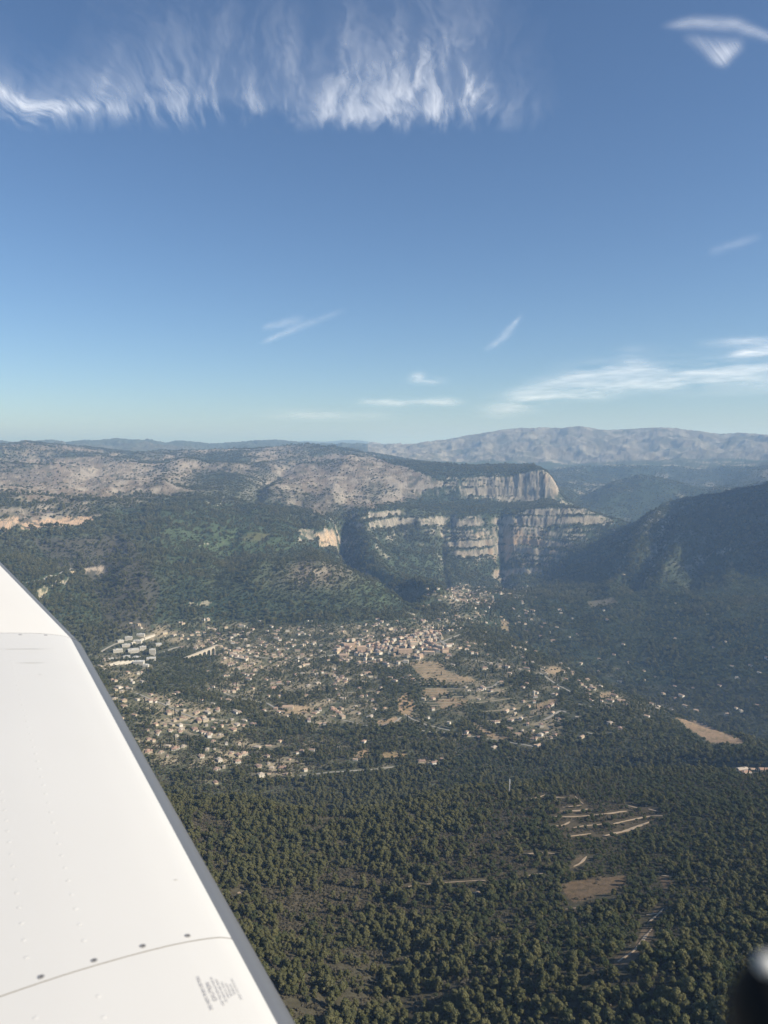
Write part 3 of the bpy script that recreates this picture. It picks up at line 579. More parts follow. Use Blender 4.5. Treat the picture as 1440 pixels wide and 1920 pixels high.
# ------------------------------------------------------------------ tracks and roads draped on the ground
M_DIRT = simple('pale_dirt', (0.37, 0.28, 0.19), 0.95, var=0.35, scale=0.35)
M_ROAD = simple('road_asphalt', (0.16, 0.155, 0.145), 0.9, var=0.15, scale=0.2)
roadpts = []
def ribbon(name, pts, width, material, lift=0.5, label=None):
    P = [locate(*p) for p in pts]; Q = []
    for a, b in zip(P[:-1], P[1:]):
        n = max(2, int((b - a).length / 6))
        for i in range(n):
            t = i / n; Q.append((a.x + (b.x - a.x) * t, a.y + (b.y - a.y) * t))
    Q.append((P[-1].x, P[-1].y)); Q = np.array(Q)
    if len(Q) < 3: return
    for _ in range(2): Q[1:-1] = (Q[:-2] + 2 * Q[1:-1] + Q[2:]) / 4
    T = np.gradient(Q, axis=0); T /= np.linalg.norm(T, axis=1)[:, None] + 1e-9; Nn = np.stack([T[:, 1], -T[:, 0]], 1)
    wv = width * (0.5 + 0.9 * rng.random(len(Q))) * 0.5 * np.sin(np.pi * np.clip(np.linspace(0.06, 0.94, len(Q)), 0, 1)) ** 0.5 if material is M_DIRT else np.full(len(Q), width * 0.5)
    Lp = Q + Nn * wv[:, None]; Rp = Q - Nn * wv[:, None]
    vs = []
    for p in (Lp, Rp):
        zz = ground(p[:, 0], p[:, 1]); vs.append(np.column_stack([p, zz + lift]))
    n = len(Q); vv = np.concatenate(vs); low = vv.copy(); low[:, 2] -= 1.5; vv = np.concatenate([vv, low])
    f = [(i, i + 1, n + i + 1, n + i) for i in range(n - 1)]
    f += [(i, 2 * n + i, 2 * n + i + 1, i + 1) for i in range(n - 1)] + [(n + i, n + i + 1, 3 * n + i + 1, 3 * n + i) for i in range(n - 1)]
    o = mesh_obj(name, vv, f, material); o['kind'] = 'structure'
    if label: o['label'] = label
    roadpts.append(np.column_stack([Q, np.full(len(Q), width * 0.5 + 2.5)]))
for pts, w in STRIPS: ribbon('dirt_path', pts, w * 0.8, M_DIRT, 0.4, 'pale dirt track on the near wooded hill')
ROADS = [([(845, 1212), (828, 1203), (812, 1207), (790, 1200)], 6), ([(800, 1178), (815, 1190), (828, 1203), (842, 1218)], 5), ([(826, 1205), (842, 1198), (862, 1190)], 6),
 ([(600, 1233), (630, 1228), (645, 1226)], 9), ([(300, 1225), (330, 1214), (352, 1212)], 7), ([(402, 1228), (430, 1224), (470, 1232), (520, 1236)], 6),
 ([(1020, 1350), (1035, 1342), (1052, 1332), (1062, 1336)], 6), ([(1100, 1374), (1125, 1378), (1150, 1374)], 4), ([(905, 1290), (925, 1288), (935, 1278)], 5),
 ([(1085, 1320), (1110, 1326), (1140, 1330)], 4), ([(640, 1350), (690, 1362), (740, 1355), (752, 1345)], 4), ([(420, 1300), (450, 1310), (500, 1318), (520, 1330)], 5),
 ([(48, 1093), (80, 1088), (110, 1078), (134, 1066)], 7), ([(560, 1455), (620, 1448), (680, 1445), (740, 1438)], 4), ([(255, 1300), (310, 1322), (360, 1345), (420, 1352)], 5),
 ([(1012, 1262), (1045, 1285), (1075, 1300)], 5), ([(760, 1340), (775, 1350), (800, 1360), (850, 1372)], 4), ([(870, 1236), (900, 1240), (935, 1246)], 4),
 ([(790, 1370), (860, 1376), (930, 1388), (1000, 1400)], 4), ([(190, 1222), (215, 1208), (240, 1200)], 5)]
M_LROAD = simple('worn_pale_road', (0.30, 0.275, 0.235), 0.9, var=0.15, scale=0.2)
for pts, w in ROADS: ribbon('road', pts, w, M_LROAD, 0.7, 'narrow pale country road in the valley')
M_TERRACE = simple('terrace_stone', (0.30, 0.25, 0.18), .95, var=.3, scale=.3)  # dry stone terrace walls, each a raised ribbon on the ground
for i in range(9):
    y_ = 1247 + i * 4.6; xa = 778 + i * 1.5 + random.uniform(-4, 4); xb = 822 + i * 8 + random.uniform(-10, 6)
    ribbon('terrace_wall', [(xa, y_ + 1), ((xa + xb) / 2, y_ + random.uniform(-1, 1)), (xb, y_ - 1)], 2.2, M_TERRACE, 1.3, 'dry stone terrace wall in the tan fields under the village')
for i in range(7):
    y_ = 1292 + i * 5.2; xa = 790 + random.uniform(-4, 8); xb = 850 + random.uniform(-10, 20)
    ribbon('terrace_wall', [(xa, y_), ((xa + xb) / 2, y_ + random.uniform(-1, 1)), (xb, y_ - 1)], 2.2, M_TERRACE, 1.3, 'dry stone terrace wall in the lower tan fields of the valley')
for xa, ya, xb, yb in [(880, 1318, 960, 1310), (900, 1335, 985, 1326), (910, 1352, 1000, 1344), (905, 1300, 950, 1292), (640, 1300, 700, 1296), (560, 1290, 620, 1286), (300, 1352, 360, 1360), (350, 1375, 410, 1384), (450, 1395, 520, 1400)]:
    ribbon('terrace_wall', [(xa, ya), ((xa + xb) / 2, (ya + yb) / 2 + 1), (xb, yb)], 1.6 if ya > 1500 else 2.4, M_TERRACE, .9, 'low dry stone terrace wall among gardens')
ROADP = np.concatenate(roadpts)

# ------------------------------------------------------------------ trees: prototypes
def ico(sub):
    import bmesh
    bm = bmesh.new(); bmesh.ops.create_icosphere(bm, subdivisions=sub, radius=1.0)
    v = np.array([p.co[:] for p in bm.verts]); f = [tuple(q.index for q in p.verts) for p in bm.faces]; bm.free(); return v, f
ICO1, ICO2 = ico(1), ico(2)
def crown_mesh(name, material, lobes, leaf, nleaf, seed, fine_=True):
    """lobes: (x,y,z,r); small leaf-clump faces over rough lobes"""
    rg = np.random.default_rng(seed); vs = []; fs = []; o = 0
    for (x, y, z, r) in lobes:
        bv, bf = (ICO2 if fine_ else ICO1)
        jit = 1 + 0.34 * (rg.random(len(bv)) - 0.5) * 2
        v = bv * (r * 0.86 * jit)[:, None] * np.array([1, 1, 0.85]) + (x, y, z)
        vs.append(v); fs += [tuple(i + o for i in f) for f in bf]; o += len(v)
        k = int(nleaf)
        d = rg.normal(size=(k, 3)); d[:, 2] = d[:, 2] * 0.8 + 0.25; d /= np.linalg.norm(d, axis=1)[:, None]
        c = d * (r * (0.82 + 0.32 * rg.random(k)))[:, None] * np.array([1, 1, 0.9]) + (x, y, z)
        nrm = d + 0.5 * rg.normal(size=(k, 3)); nrm /= np.linalg.norm(nrm, axis=1)[:, None]
        a = np.cross(nrm, rg.normal(size=(k, 3))); a /= np.linalg.norm(a, axis=1)[:, None]; b = np.cross(nrm, a)
        sz = leaf * (0.6 + 0.8 * rg.random(k))[:, None]
        for w_ in ((-a - b * 0.6), (a - b * 0.5), (b * 1.1 + a * 0.2)): vs.append(c + w_ * sz)
        fs += [(o + i, o + k + i, o + 2 * k + i) for i in range(k)]; o += 3 * k
    me = bpy.data.meshes.new(name); me.from_pydata(np.concatenate(vs).tolist(), [], fs); me.update(); me.materials.append(material); return me
def pine_lobes(rg, h=1.0):
    L = []; n = rg.integers(18, 25)
    for i in range(n):
        t = (i + 0.5) / n; z = 3.0 + 5.8 * t; rad = 3.5 * math.sin(math.pi * (0.18 + 0.74 * t)) ** 0.8
        a = i * 2.4 + rg.random(); q = rad * (0.35 + 0.75 * rg.random())
        L.append((q * math.cos(a), q * math.sin(a), z * h + rg.normal() * .5, 0.75 + 0.95 * rg.random() ** 1.5))
    L.append((0.2, 0, 8.6 * h, 1.4)); L.append((0, 0, 6 * h, 2.2)); return L
def oak_lobes(rg):
    L = [(0, 0, 4.6, 2.7)]
    for i in range(18):
        a = i * 2.4 + rg.random() * 0.9; t = rg.random(); q = 2.6 * math.sqrt(0.2 + 0.8 * t)
        L.append((q * math.cos(a), q * math.sin(a), 4.1 + 2.5 * math.sqrt(max(0, 1 - (q / 3.2) ** 2)) * (0.4 + 0.85 * rg.random()), 0.75 + 0.85 * rg.random()))
    return L
def trunk_mesh(name, hgt, rad, limbs, seed):
    rg = random.Random(seed); mb = MB()
    def taper(a, b, r0, r1, n=7):
        a = Vector(a); b = Vector(b); d = (b - a).normalized(); u = d.orthogonal().normalized(); v = d.cross(u); vs = []
        for p, r in ((a, r0), (b, r1)):
            for i in range(n): t = 2 * math.pi * i / n; vs.append(p + (u * math.cos(t) + v * math.sin(t)) * r)
        mb.add(vs, [(i, (i + 1) % n, n + (i + 1) % n, n + i) for i in range(n)])
    bend = (rg.uniform(-.5, .5), rg.uniform(-.5, .5)); midp = (bend[0], bend[1], hgt * 0.5)
    taper((0, 0, -1.5), midp, rad, rad * 0.7); taper(midp, (bend[0] * .4, 0, hgt), rad * 0.7, rad * 0.2)
    for i in range(limbs):
        a = i * 2.4; z = hgt * (0.4 + 0.45 * i / limbs); L_ = rg.uniform(1.6, 2.6)
        taper((bend[0] * .7, bend[1] * .7, z), (L_ * math.cos(a), L_ * math.sin(a), z + 1.1), rad * 0.3, rad * 0.08, 5)
    me = bpy.data.meshes.new(name); me.from_pydata(mb.v, [], mb.f); me.update(); me.materials.append(M_BARK); return me
pine_crowns = [crown_mesh('pine_crown', M_PINE, pine_lobes(np.random.default_rng(100 + i), 1 + 0.1 * (i % 3)), 0.32, 90, i) for i in range(5)]
oak_crowns = [crown_mesh('oak_crown', M_OAK, oak_lobes(np.random.default_rng(200 + i)), 0.31, 90, 50 + i) for i in range(5)]
pine_trunks = [trunk_mesh('pine_trunk', 8.5, 0.32, 6, i) for i in range(3)]
oak_trunks = [trunk_mesh('oak_trunk', 5.0, 0.36, 6, 9 + i) for i in range(3)]
shrub_crowns = []
for i in range(3):
    rg = np.random.default_rng(300 + i); L = [(rg.normal() * .8, rg.normal() * .8, 0.6 + 0.5 * rg.random(), 0.6 + 0.5 * rg.random()) for _ in range(6)]
    shrub_crowns.append(crown_mesh('scrub_bush', M_SHRUB, L, 0.28, 36, 400 + i, False))
cyp = []
for i in range(2):
    rg = np.random.default_rng(310 + i); L = [(rg.normal() * .15, rg.normal() * .15, 1 + 1.1 * j, 1.0 * math.sin(math.pi * (0.16 + 0.8 * j / 11)) + 0.15) for j in range(12)]
    cyp.append(crown_mesh('cypress_crown', M_CYP, L, 0.3, 30, 420 + i, False))
# coarser crowns for the distant woods
far_pine = [crown_mesh('distant_pine_crown', M_PINE, pine_lobes(np.random.default_rng(500 + i)), 0.8, 9, 500 + i, False) for i in range(3)]
far_oak = [crown_mesh('distant_oak_crown', M_OAK, oak_lobes(np.random.default_rng(520 + i)), 0.8, 9, 520 + i, False) for i in range(3)]
PC = bpy.data.collections.new('plant_kinds'); kinds = []
def proto(name, me):
    o = bpy.data.objects.new('k%02d_' % len(kinds) + name, me); PC.objects.link(o); kinds.append(o); return len(kinds) - 1
K_PINE = [proto('pine', m_) for m_ in pine_crowns]; K_OAK = [proto('oak', m_) for m_ in oak_crowns]; K_SHR = [proto('shrub', m_) for m_ in shrub_crowns]
K_CYP = [proto('cypress', m_) for m_ in cyp]; K_FP = [proto('far_pine', m_) for m_ in far_pine]; K_FO = [proto('far_oak', m_) for m_ in far_oak]

# ------------------------------------------------------------------ houses: positions first, so that no tree grows through them
def scatter(r0, r1, spacing, a0=R(-29), a1=R(29)):
    """jittered grid in polar coordinates with even ground density"""
    n_r = int((r1 - r0) / spacing); out = []
    for i in range(n_r):
        r = r0 + (i + 0.5) * spacing; n = max(1, int((a1 - a0) * r / spacing))
        a = a0 + (np.arange(n) + rng.random(n)) / n * (a1 - a0); rr = r + (rng.random(n) - 0.5) * spacing
        out.append(np.column_stack([np.sin(a) * rr, np.cos(a) * rr]))
    return np.concatenate(out)
cand = scatter(1150, 4300, 10.0)
cz = ground(cand[:, 0], cand[:, 1]); cpx, cpy = project(cand[:, 0], cand[:, 1], cz)
dens = towndens(cpx, cpy); dens = dens * np.clip(0.75 + 1.1 * fbm(cand[:, 0], cand[:, 1], 80, 3, seed=61), 0.15, 1.6)
keep = (rng.random(len(cand)) < dens * 100 / 10000 * 2.2) & visible(cand[:, 0], cand[:, 1], cz + 4, 0.003) & (cpx > 130) & (cpx < 1460)
slp = ground(cand[:, 0], cand[:, 1], slope_g); keep &= slp < 0.8
for P_, c_ in FIELDS: keep &= ~(inpoly(cpx, cpy, P_))
# nothing behind the wing
keep &= cpx > 130 + (cpy - 1190) * 0.52 * (cpy > 1190)
keep &= ~((cpx > 205) & (cpx < 305) & (cpy > 1190) & (cpy < 1262))      # the works have their own plan
hp = cand[keep]; hz = cz[keep]; hpx = cpx[keep]; hpy = cpy[keep]
vill = np.zeros(len(hp), int)
for cx, cy, rx, ry, n, st_ in TOWN:
    if st_ == 1: vill |= (((hpx - cx) / rx) ** 2 + ((hpy - cy) / ry) ** 2 < 1.3).astype(int)
WORKS = []   # (px, py, len, wid, height, rot deg)
for args in [(262, 1205, 34, 20, 9, 10), (240, 1212, 28, 18, 8, 30), (222, 1222, 30, 18, 9, 25), (250, 1222, 36, 22, 10, 15), (270, 1218, 26, 16, 12, 10), (234, 1234, 30, 20, 8, 20), (258, 1236, 26, 20, 9, 5),
             (290, 1228, 24, 16, 22, 8), (280, 1238, 30, 18, 9, 12), (296, 1210, 30, 14, 7, 15), (258, 1246, 30, 22, 12, 5), (214, 1238, 26, 16, 7, 30), (276, 1250, 24, 14, 7, 10), (268, 1192, 40, 14, 7, 5), (245, 1198, 24, 14, 8, 20), (228, 1204, 26, 12, 7, 40)]:
    WORKS.append((args[0] + random.uniform(-4, 4), args[1], args[2] * random.uniform(.55, .95), args[3] * random.uniform(.6, 1.0), args[4] * .8, args[5] + random.uniform(-12, 12)))
SHEDS = [(214 + 9 * i, 1246 - 0.6 * i, 34, 7, 4, 62) for i in range(4)]
SHEDS += [(252 + 8 * i, 1206 - 3.0 * i, 26, 7, 4, 62) for i in range(5)]

# occupancy grid for clearing trees
OCC = {}
def occupy(x, y, rad):
    for i in range(int((x - rad) // 6), int((x + rad) // 6) + 1):
        for j in range(int((y - rad) // 6), int((y + rad) // 6) + 1): OCC[(i, j)] = 1
for (x, y), v_ in zip(hp, vill): occupy(x, y, 7 if not v_ else 6)
# a clear strip on the side the camera looks from, so that the walls show as they do in the photograph
for (x, y) in hp:
    d = math.hypot(x, y); occupy(x - x / d * 8, y - y / d * 8, 3)
for a in WORKS + SHEDS:
    p = locate(a[0], a[1]); occupy(p.x, p.y, a[2] * 0.6)
for x, y, w in ROADP: occupy(x, y, w)
occ_arr = np.array(list(OCC.keys())); occ_key = np.unique((occ_arr[:, 0] + 4000) * 20000 + occ_arr[:, 1])

# ------------------------------------------------------------------ trees: positions
def grow_trees(r0, r1, spacing):
    wide = R(38) if r1 <= 4700 else R(29)
    p = scatter(r0, r1, spacing, -R(31) if r1 <= 4700 else -wide, wide); z = ground(p[:, 0], p[:, 1]); px, py = project(p[:, 0], p[:, 1], z); r = np.hypot(p[:, 0], p[:, 1])
    sl_ = ground(p[:, 0], p[:, 1], slope_g)
    _, tree, sc, rk, bare = landuse(px, py, p[:, 0], p[:, 1], r, sl_, z)
    for off in (7.0, 13.0):
        sh = p * (1 + off / r)[:, None]; sx, sy = project(sh[:, 0], sh[:, 1], z)
        for P_, c_ in FIELDS[:6]: tree = tree * (1 - 0.95 * inpoly(sx, sy, P_))
    tree = tree * np.where((r < 1500) & (px < 1010), sstep(-0.68, -0.36, fbm(p[:, 0], p[:, 1], 38, 2, seed=77) + .5 * fbm(p[:, 0], p[:, 1], 15, 1, seed=78)) * .9 + .1, 1)
    key = (np.floor(p[:, 0] / 6).astype(int) + 4000) * 20000 + np.floor(p[:, 1] / 6).astype(int)
    free = ~np.isin(key, occ_key)
    ok = free & visible(p[:, 0], p[:, 1], z + 9, 0.01)
    return p, z, px, py, r, tree, sc, ok
rows = []   # x y z kind scale scz rot
def emit(p, z, kind, s, sz, mask):
    n = mask.sum(); rows.append(np.column_stack([p[mask], z[mask], kind[mask], s[mask], sz[mask], rng.random(n) * 6.283]))
def pine_prob(px, py, x, y):
    n = fbm(x, y, 120, 3, seed=71); q = 0.36 + 0.56 * (1 - sstep(760, 980, px)) * sstep(1470, 1540, py) + 0.50 * sstep(1740, 1860, py) * (1 - .5 * sstep(1250, 1440, px)) + 0.5 * np.exp(-((py - 1500) / 18.0) ** 2) * (px < 860)
    q = q - 0.16 * sstep(980, 1150, px); return np.clip(q + 0.7 * n, 0.03, 0.97)
near = []
for r0, r1, spc, far_ in [(400, 1000, 4.9, 0), (1000, 1500, 5.6, 0), (1500, 2500, 7.4, 1), (2500, 3500, 9.6, 1), (3500, 4700, 11.5, 1), (4700, 6300, 14.5, 1), (6300, 9300, 20.0, 1)]:
    p, z, px, py, r, tree, sc, ok = grow_trees(r0, r1, spc)
    n = len(p); pp = rng.random(n) < pine_prob(px, py, p[:, 0], p[:, 1])
    pick = rng.random(n); base = {4.9: 0.63, 5.6: 0.72, 7.4: 0.86, 9.6: 1.15, 11.5: 1.35, 14.5: 1.6, 20.0: 2.0}[spc]
    clump = fbm(p[:, 0], p[:, 1], 45, 2, seed=75)
    scl = base * (0.50 + 0.95 * rng.random(n) ** 1.9 + 0.35 * clump); scl = np.where(pp, scl * 1.08, scl)
    scl = scl * np.where((px > 1050) & (r < 1300) & (py < 1700), 0.85, 1)
    ztree = np.where(r > 4700, 0.62, 1.0)
    ki = np.where(pp, (np.array(K_FP) if far_ else np.array(K_PINE))[(pick * 997).astype(int) % (3 if far_ else 5)], (np.array(K_FO) if far_ else np.array(K_OAK))[(pick * 997).astype(int) % (3 if far_ else 5)])
    g_ = towndens(px, py) > 1.5
    cy = g_ & (rng.random(n) < 0.07); ki = np.where(cy, K_CYP[0], ki); scl = np.where(g_ & ~cy, scl * 0.8, scl)
    m_ = ok & (rng.random(n) < tree * 0.99)
    if r0 == 400: near.append(np.column_stack([p[m_], z[m_], ki[m_], scl[m_], scl[m_] * (0.85 + 0.35 * rng.random(m_.sum())), rng.random(m_.sum()) * 6.283, pp[m_]]))
    else: emit(p, z, ki, scl, ztree * scl * (0.8 + 0.4 * rng.random(n)), m_)
near = near[0]
# the 300 that show largest stand as trees of their own
npx, npy = project(near[:, 0], near[:, 1], near[:, 2] + 5); inview = (npx > 300) & (npx < 1450) & (npy < 1930) & (npx > 545 - (1920 - npy) * 0.53 + 8)
score = np.where(inview, near[:, 4] * near[:, 5] / np.hypot(near[:, 0], near[:, 1]), 0)
top = np.argsort(-score)[:290]; rest = np.ones(len(near), bool); rest[top] = False
rows.append(near[rest][:, :7])
nx_, ny_ = project(near[top, 0], near[top, 1], near[top, 2])
for i, k in enumerate(top):
    x, y, z, ki, s_, sz_, rot, isp = near[k]; ki = int(ki); isp = bool(isp)
    nm = 'pine_tree' if isp else 'oak_tree'
    e = empty(nm, (x, y, z - 0.3), rot); e.scale = (s_, s_, sz_)
    lab, grp = (('olive green pine with a billowing crown on the near wooded hill', 'pines of the near wood') if isp else ('dark green evergreen oak with a rounded crown on the near wooded hill', 'oaks of the near wood'))
    tag(e, lab, 'tree', grp)
    cr = bpy.data.objects.new('crown', kinds[ki].data); C.objects.link(cr); cr.parent = e
    tk = bpy.data.objects.new('trunk', (pine_trunks if isp else oak_trunks)[i % 3]); C.objects.link(tk); tk.parent = e
# scrub
p, z, px, py, r, tree, sc, ok = grow_trees(400, 1600, 3.6)
n = len(p); m_ = ok & (rng.random(n) < 0.9 * np.clip(sc * 1.2 + 0.50 - 0.3 * (px > 1050) + 0.5 * inpoly(px, py, TERR) * 0.5, 0, 1))
for P_, c_ in FIELDS: m_ &= ~(inpoly(px, py, P_) & (rng.random(n) < 0.62 + 0.33 * (np.sin((py + .22 * px) * 1.15) < 0.2)))
srow = np.column_stack([p[m_], z[m_], np.array(K_SHR)[(rng.random(m_.sum()) * 3).astype(int)], 0.6 + 0.9 * rng.random(m_.sum()) ** 2, 0.6 + 0.7 * rng.random(m_.sum()), rng.random(m_.sum()) * 6.28])

def instancer(name, rows_, label):
    A = np.concatenate(rows_) if isinstance(rows_, list) else rows_
    me = bpy.data.meshes.new(name); me.vertices.add(len(A)); co = A[:, :3].copy(); co[:, 2] -= 0.4; me.vertices.foreach_set('co', co.astype(np.float32).ravel())
    a = me.attributes.new('kind_index', 'INT', 'POINT'); a.data.foreach_set('value', A[:, 3].astype(np.int32))
    a = me.attributes.new('size', 'FLOAT_VECTOR', 'POINT'); a.data.foreach_set('vector', np.column_stack([A[:, 4], A[:, 4], A[:, 5]]).astype(np.float32).ravel())
    a = me.attributes.new('turn', 'FLOAT_VECTOR', 'POINT'); t = np.zeros((len(A), 3), np.float32); t[:, 2] = A[:, 6]; t[:, 0] = (rng.random(len(A)) - .5) * .16; t[:, 1] = (rng.random(len(A)) - .5) * .16; a.data.foreach_set('vector', t.ravel())
    o = bpy.data.objects.new(name, me); C.objects.link(o)
    ng = bpy.data.node_groups.new(name, 'GeometryNodeTree'); ng.interface.new_socket('Geometry', in_out='INPUT', socket_type='NodeSocketGeometry'); ng.interface.new_socket('Geometry', in_out='OUTPUT', socket_type='NodeSocketGeometry')
    N = ng.nodes; gi = N.new('NodeGroupInput'); go = N.new('NodeGroupOutput'); ip = N.new('GeometryNodeInstanceOnPoints'); ci = N.new('GeometryNodeCollectionInfo')
    ci.inputs[0].default_value = PC; ci.inputs['Separate Children'].default_value = True; ci.inputs['Reset Children'].default_value = True
    def at(nm, ty): q = N.new('GeometryNodeInputNamedAttribute'); q.data_type = ty; q.inputs[0].default_value = nm; return q.outputs[0]
    L = ng.links; L.new(gi.outputs[0], ip.inputs['Points']); L.new(ci.outputs[0], ip.inputs['Instance']); ip.inputs['Pick Instance'].default_value = True
    L.new(at('kind_index', 'INT'), ip.inputs['Instance Index']); er = N.new('FunctionNodeEulerToRotation'); L.new(at('turn', 'FLOAT_VECTOR'), er.inputs[0]); L.new(er.outputs[0], ip.inputs['Rotation'])
    L.new(at('size', 'FLOAT_VECTOR'), ip.inputs['Scale']); L.new(ip.outputs[0], go.inputs[0])
    md = o.modifiers.new('plants', 'NODES'); md.node_group = ng
    o['kind'] = 'stuff'; o['label'] = label; print(name, len(A)); return o
instancer('forest', rows, 'continuous pine and oak woods covering the hills and valley')
instancer('scrub', srow, 'low brownish scrub in the gaps of the near wood')

# ------------------------------------------------------------------ houses
WALLC = [(0.50, 0.43, 0.33), (0.58, 0.54, 0.46), (0.50, 0.37, 0.27), (0.52, 0.44, 0.31), (0.64, 0.61, 0.56)]
WALLN = ['cream', 'off-white', 'peach', 'ochre', 'white']
ROOFC = [(0.36, 0.23, 0.165), (0.42, 0.30, 0.215), (0.28, 0.19, 0.145), (0.40, 0.335, 0.27)]
ROOFN = ['terracotta', 'pale orange', 'brown-red', 'faded tan']
M_WALL = [simple('render_' + n_.replace('-', '_'), c_, 0.85, var=0.08, scale=0.6, random_tint=0.1) for n_, c_ in zip(WALLN, WALLC)]
M_ROOF = [simple('roof_tile_' + n_.replace('-', '_').replace(' ', '_'), c_, 0.85, var=0.18, scale=1.5, random_tint=0.15) for n_, c_ in zip(ROOFN, ROOFC)]
M_GLASS = simple('window_dark', (0.05, 0.055, 0.06), 0.25)
M_SHUT = simple('shutter_green', (0.20, 0.26, 0.23), 0.6)
M_WHITE = simple('white_paint', (0.78, 0.77, 0.74), 0.6, var=0.05)
M_STONE = simple('pale_stone', (0.46, 0.40, 0.32), 0.9, var=0.2, scale=0.5)
def house_geo(L, W, H, wing, hip, seed):
    """wall, roof, chimney and window boxes of one house kind; returns dict of MB"""
    rg = random.Random(seed); wall = MB(); roof = MB(); chim = MB(); wins = []
    def block(x0, x1, y0, y1, h_, ridge):
        wall.box(x0, x1, y0, y1, -5, h_)
        o = 0.45; rh = min(x1 - x0, y1 - y0) * 0.19; xa, xb, ya, yb = x0 - o, x1 + o, y0 - o, y1 + o; z0 = h_ + 0.02
        ym = (ya + yb) / 2; i_ = (yb - ya) / 2 * (0.9 if hip else 0.0)
        v = [(xa, ya, z0), (xb, ya, z0), (xb, yb, z0), (xa, yb, z0), (xa + i_, ym, z0 + rh), (xb - i_, ym, z0 + rh),
             (xa, ya, z0 - .22), (xb, ya, z0 - .22), (xb, yb, z0 - .22), (xa, yb, z0 - .22)]
        roof.add(v, [(0, 1, 5, 4), (2, 3, 4, 5), (1, 2, 5), (3, 0, 4), (6, 7, 1, 0), (7, 8, 2, 1), (8, 9, 3, 2), (9, 6, 0, 3), (9, 8, 7, 6)])
    block(-L / 2, L / 2, -W / 2, W / 2, H, 1)
    if wing: block(L / 2 * 0.1, L / 2 * 0.95, -W / 2 - wing, -W / 2 - 0.01, H * 0.62, 0)
    cx = L * rg.uniform(-.3, .3); chim.box(cx - .4, cx + .4, W * .12, W * .12 + .8, H + .3, H + W * .2 + 1.0)
    fl = max(1, int(H // 2.9))
    for f in range(fl):
        z0 = 0.9 + f * 2.9
        n = max(2, int(L / 3.4))
        for i in range(n):
            x = -L / 2 + L * (i + 0.5) / n
            for sgn in (-1, 1):
                if sgn < 0 and wing and x > 0 and f == 0: continue
                wins.append((x - .55, x + .55, sgn * (W / 2 + 0.02) - 0.06, sgn * (W / 2 + 0.02) + 0.06, z0, z0 + 1.5))
        for sgn in (-1, 1): wins.append((sgn * (L / 2 + 0.02) - .06, sgn * (L / 2 + 0.02) + .06, -.55, .55, z0, z0 + 1.5))
    return wall, roof, chim, wins
KINDS = [(13, 9, 5.6, 0, True), (11, 8, 3.2, 0, False), (15, 9, 3.4, 4, True), (12, 10, 6.0, 3.5, True), (18, 9, 5.8, 0, False), (9, 8, 6, 0, False), (14, 8, 3.2, 5, False),
         (13, 9, 7.5, 0, False), (12, 10, 9.0, 0, False), (19, 10, 8.5, 0, False), (15, 10, 8.0, 0, True)]
GEO = [house_geo(*k, i) for i, k in enumerate(KINDS)]
HM = {}
def hmesh(kind, part, mi):
    key = (kind, part, mi)
    if key not in HM:
        mb = GEO[kind][{'wall': 0, 'roof': 1, 'chimney': 2}[part]]
        me = bpy.data.meshes.new(part); me.from_pydata(mb.v, [], mb.f); me.update(); me.materials.append((M_ROOF if part == 'roof' else M_WALL)[mi]); HM[key] = me
    return HM[key]
def winmesh(sx, sy, sz):
    key = ('w', round(sx, 2), round(sy, 2), round(sz, 2))
    if key not in HM:
        mb = MB().box(-sx / 2, sx / 2, -sy / 2, sy / 2, -sz / 2, sz / 2); me = bpy.data.meshes.new('window'); me.from_pydata(mb.v, [], mb.f); me.update(); me.materials.append(M_GLASS); HM[key] = me
    return HM[key]
nh = len(hp); print('houses', nh)
kindi = np.where(vill == 1, 7 + (rng.random(nh) * 4).astype(int), (rng.random(nh) * 7).astype(int))
wc = np.where(vill == 1, rng.choice([0, 2, 3, 1], nh), rng.choice([0, 1, 4, 3, 0, 1], nh)); rc = rng.choice(4, nh)
# fronts follow the contour, roughly facing the sun
gx = ground(hp[:, 0] + 8, hp[:, 1]) - ground(hp[:, 0] - 8, hp[:, 1]); gy = ground(hp[:, 0], hp[:, 1] + 8) - ground(hp[:, 0], hp[:, 1] - 8)
rot = np.arctan2(-gx, gy) + (rng.random(nh) - 0.5) * 0.8
hd = np.hypot(hp[:, 0], hp[:, 1]); size = np.array([KINDS[k][0] + KINDS[k][2] for k in kindi]) / hd
order = np.argsort(-size * (hpx < 1440)); big_ = set(order[:270].tolist())
def area(px, py):
    if 600 < px < 845 and 1180 < py < 1250: return 'in the perched village'
    if py < 1150: return 'in the small hamlet below the cliffs'
    if px > 1060: return 'among the woods of the right-hand valley side'
    if px > 840: return 'on the terraced slope below the village'
    if py > 1390: return 'among trees just behind the near wooded ridge'
    if px < 600 and py > 1290: return 'in the gardens beside the wing edge'
    if py < 1290 and px < 600: return 'in the suburb between works and village'
    return 'in the gardens of the valley centre'
ww = {i: MB() for i in range(5)}; rw = {i: MB() for i in range(4)}
def xf(vs, x, y, z, a, s_=1.0):
    c, q = math.cos(a), math.sin(a); return [(x + (v[0] * c - v[1] * q) * s_, y + (v[0] * q + v[1] * c) * s_, z + v[2] * s_) for v in vs]
